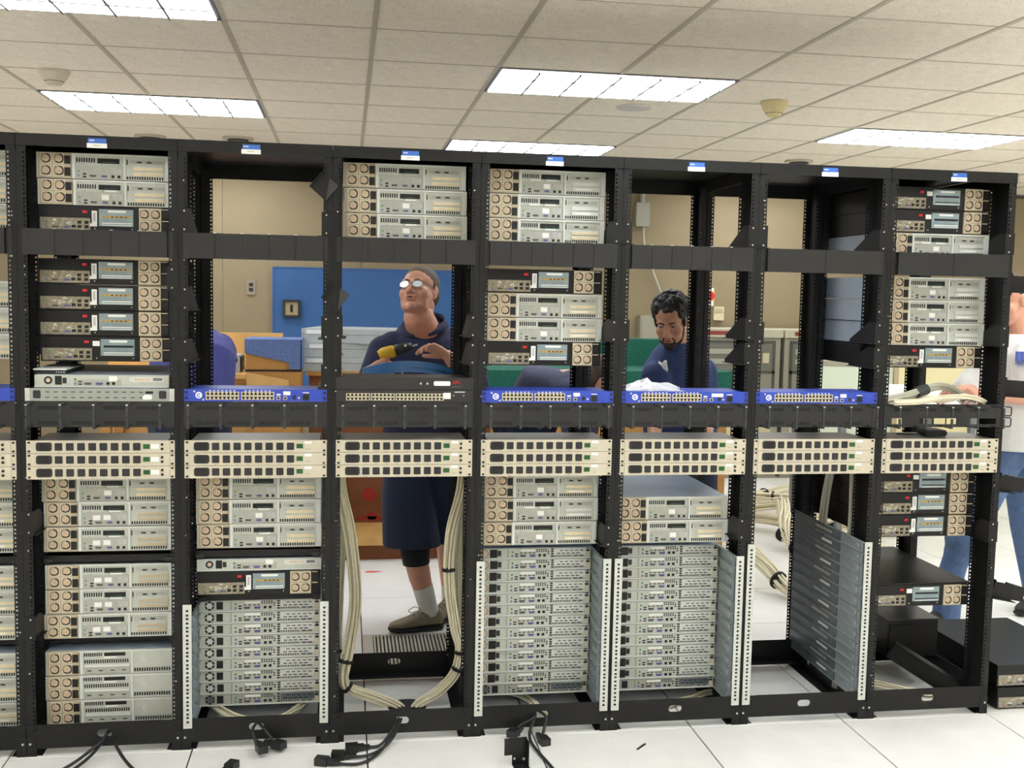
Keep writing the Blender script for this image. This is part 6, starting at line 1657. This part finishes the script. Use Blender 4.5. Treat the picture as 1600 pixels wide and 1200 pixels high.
child(remeshed(b, 'jeans', M_JEAN, 0.008, 3), 'jeans', p3, OFF3)
for hl, to in (((2.3, 1.08, 0), (2.06, 0.96, 0)), ((2.98, 1.3, 0), (2.74, 1.18, 0))):
    so = shoe(p3, hl, to, M_SOLE, M_SOLE, False); so.location = OFF3
tag(p3, 'man in white shirt with blue emblem and jeans holding cables beside the end rack', 'person')

# --- two stooping people ---------------------------------------------------
def stooper(base, hips, back, shoulder, headc, face, top_m, leg_m, hair_m, wide, skin, label):
    off = (-base[0], -base[1], 0)
    p = empty('person', (base[0], base[1], 0))
    hips, back, shoulder, headc = map(Vector, (hips, back, shoulder, headc))
    d = (shoulder-hips); side = d.cross(Vector((0, 0, 1))).normalized()
    b = MB(); Mx = head_frame(headc, face); head_mass(b, Mx)
    limb(b, [Mx @ Vector((0, -0.035, -0.05)), Mx @ Vector((0, -0.035, -0.11)), shoulder], [0.058, 0.058, 0.07], 16)
    limb(b, [shoulder, back, hips], [0.09, 0.1, 0.1], 14)
    for s in (-1, 1):
        sh = shoulder + side*s*wide*0.6 - Vector((0, 0, 0.03)); el = sh + Vector((0, 0, -0.26)) + d.normalized()*0.05; wr = el + d.normalized()*0.12 + Vector((0, 0, -0.18))
        limb(b, [sh, el, wr], [0.048, 0.042, 0.028], 12); hand(b, wr, d.normalized()*0.5 + Vector((0, 0, -0.8)), -side*s, (0.4, 0.5, 0.4), s)
        hp = hips + side*s*0.09; kn = Vector((hp.x, hp.y, 0.5)) + d.normalized()*Vector((1, 1, 0)).length*0.06; an = Vector((hp.x, hp.y, 0.06))
        limb(b, [hp, kn, an], [0.085, 0.06, 0.04], 12)
    child(remeshed(b, 'body', skin, 0.0055, 3), 'body', p, off)
    face_for(p, Mx, off)
    R3 = Mx.to_3x3()
    hr = MB(); hr.ball(Mx @ Vector((0, -0.026, 0.05)), (0.081, 0.092, 0.08), 20, 12, R3); hr.ball(Mx @ Vector((0, -0.05, 0.0)), (0.078, 0.06, 0.07), 18, 10, R3)
    child(remeshed(hr, 'hair', hair_m, 0.006, 2), 'hair', p, off)
    b = MB()
    up = side.cross(d.normalized()).normalized()
    loft(b, [(hips - d*0.05, side*wide*0.9, up*0.13), (hips.lerp(back, 0.5), side*wide, up*0.14), (back, side*wide*1.02, up*0.14), (back.lerp(shoulder, 0.6), side*wide*1.0, up*0.12), (shoulder, side*wide*0.7, up*0.095), (shoulder + d.normalized()*0.05, side*wide*0.5, up*0.078)], 22)
    for s in (-1, 1):
        sh = shoulder + side*s*wide*0.55 - Vector((0, 0, 0.02)); limb(b, [sh, sh + Vector((0, 0, -0.2)) + d.normalized()*0.04], [0.075, 0.07], 14)
    child(remeshed(b, 'shirt', top_m, 0.009, 4), 'shirt', p, off)
    b = MB()
    b.ball(hips, (wide*0.95, 0.16, 0.15), 18, 12)
    for s in (-1, 1):
        hp = hips + side*s*0.09; limb(b, [hp, Vector((hp.x, hp.y, 0.5)) + d.normalized()*0.06, Vector((hp.x, hp.y, 0.1))], [0.105, 0.085, 0.066], 14)
    child(remeshed(b, 'trousers', leg_m, 0.01, 4), 'trousers', p, off)
    fd = Vector((d.x, d.y, 0)).normalized()
    for s in (-1, 1):
        c = hips + side*s*0.09; so = shoe(p, (c.x-fd.x*0.08, c.y-fd.y*0.08, 0), (c.x+fd.x*0.19, c.y+fd.y*0.19, 0), M_SOLE, M_SOLE, False); so.location = off
    tag(p, label, 'person')
stooper((-1.45, 1.5), (-1.45, 1.42, 0.98), (-1.46, 1.6, 1.26), (-1.47, 1.86, 1.34), (-1.48, 2.06, 1.3), (0.0, 0.75, -0.66), M_PURP, M_SHORT, M_HAIRB, 0.2, M_SKIN, 'stooping person in indigo shirt seen from behind beside the blue-carpeted crate')
stooper((0.1, 1.15), (0.12, 1.2, 1.02), (0.2, 1.16, 1.18), (0.34, 1.1, 1.19), (0.47, 1.06, 1.215), (0.75, -0.3, -0.6), M_GREYC, M_SHORT, M_HAIRB, 0.17, M_SKIN, 'stooping person in slate shirt partly hidden behind the blue switch between the two faces')
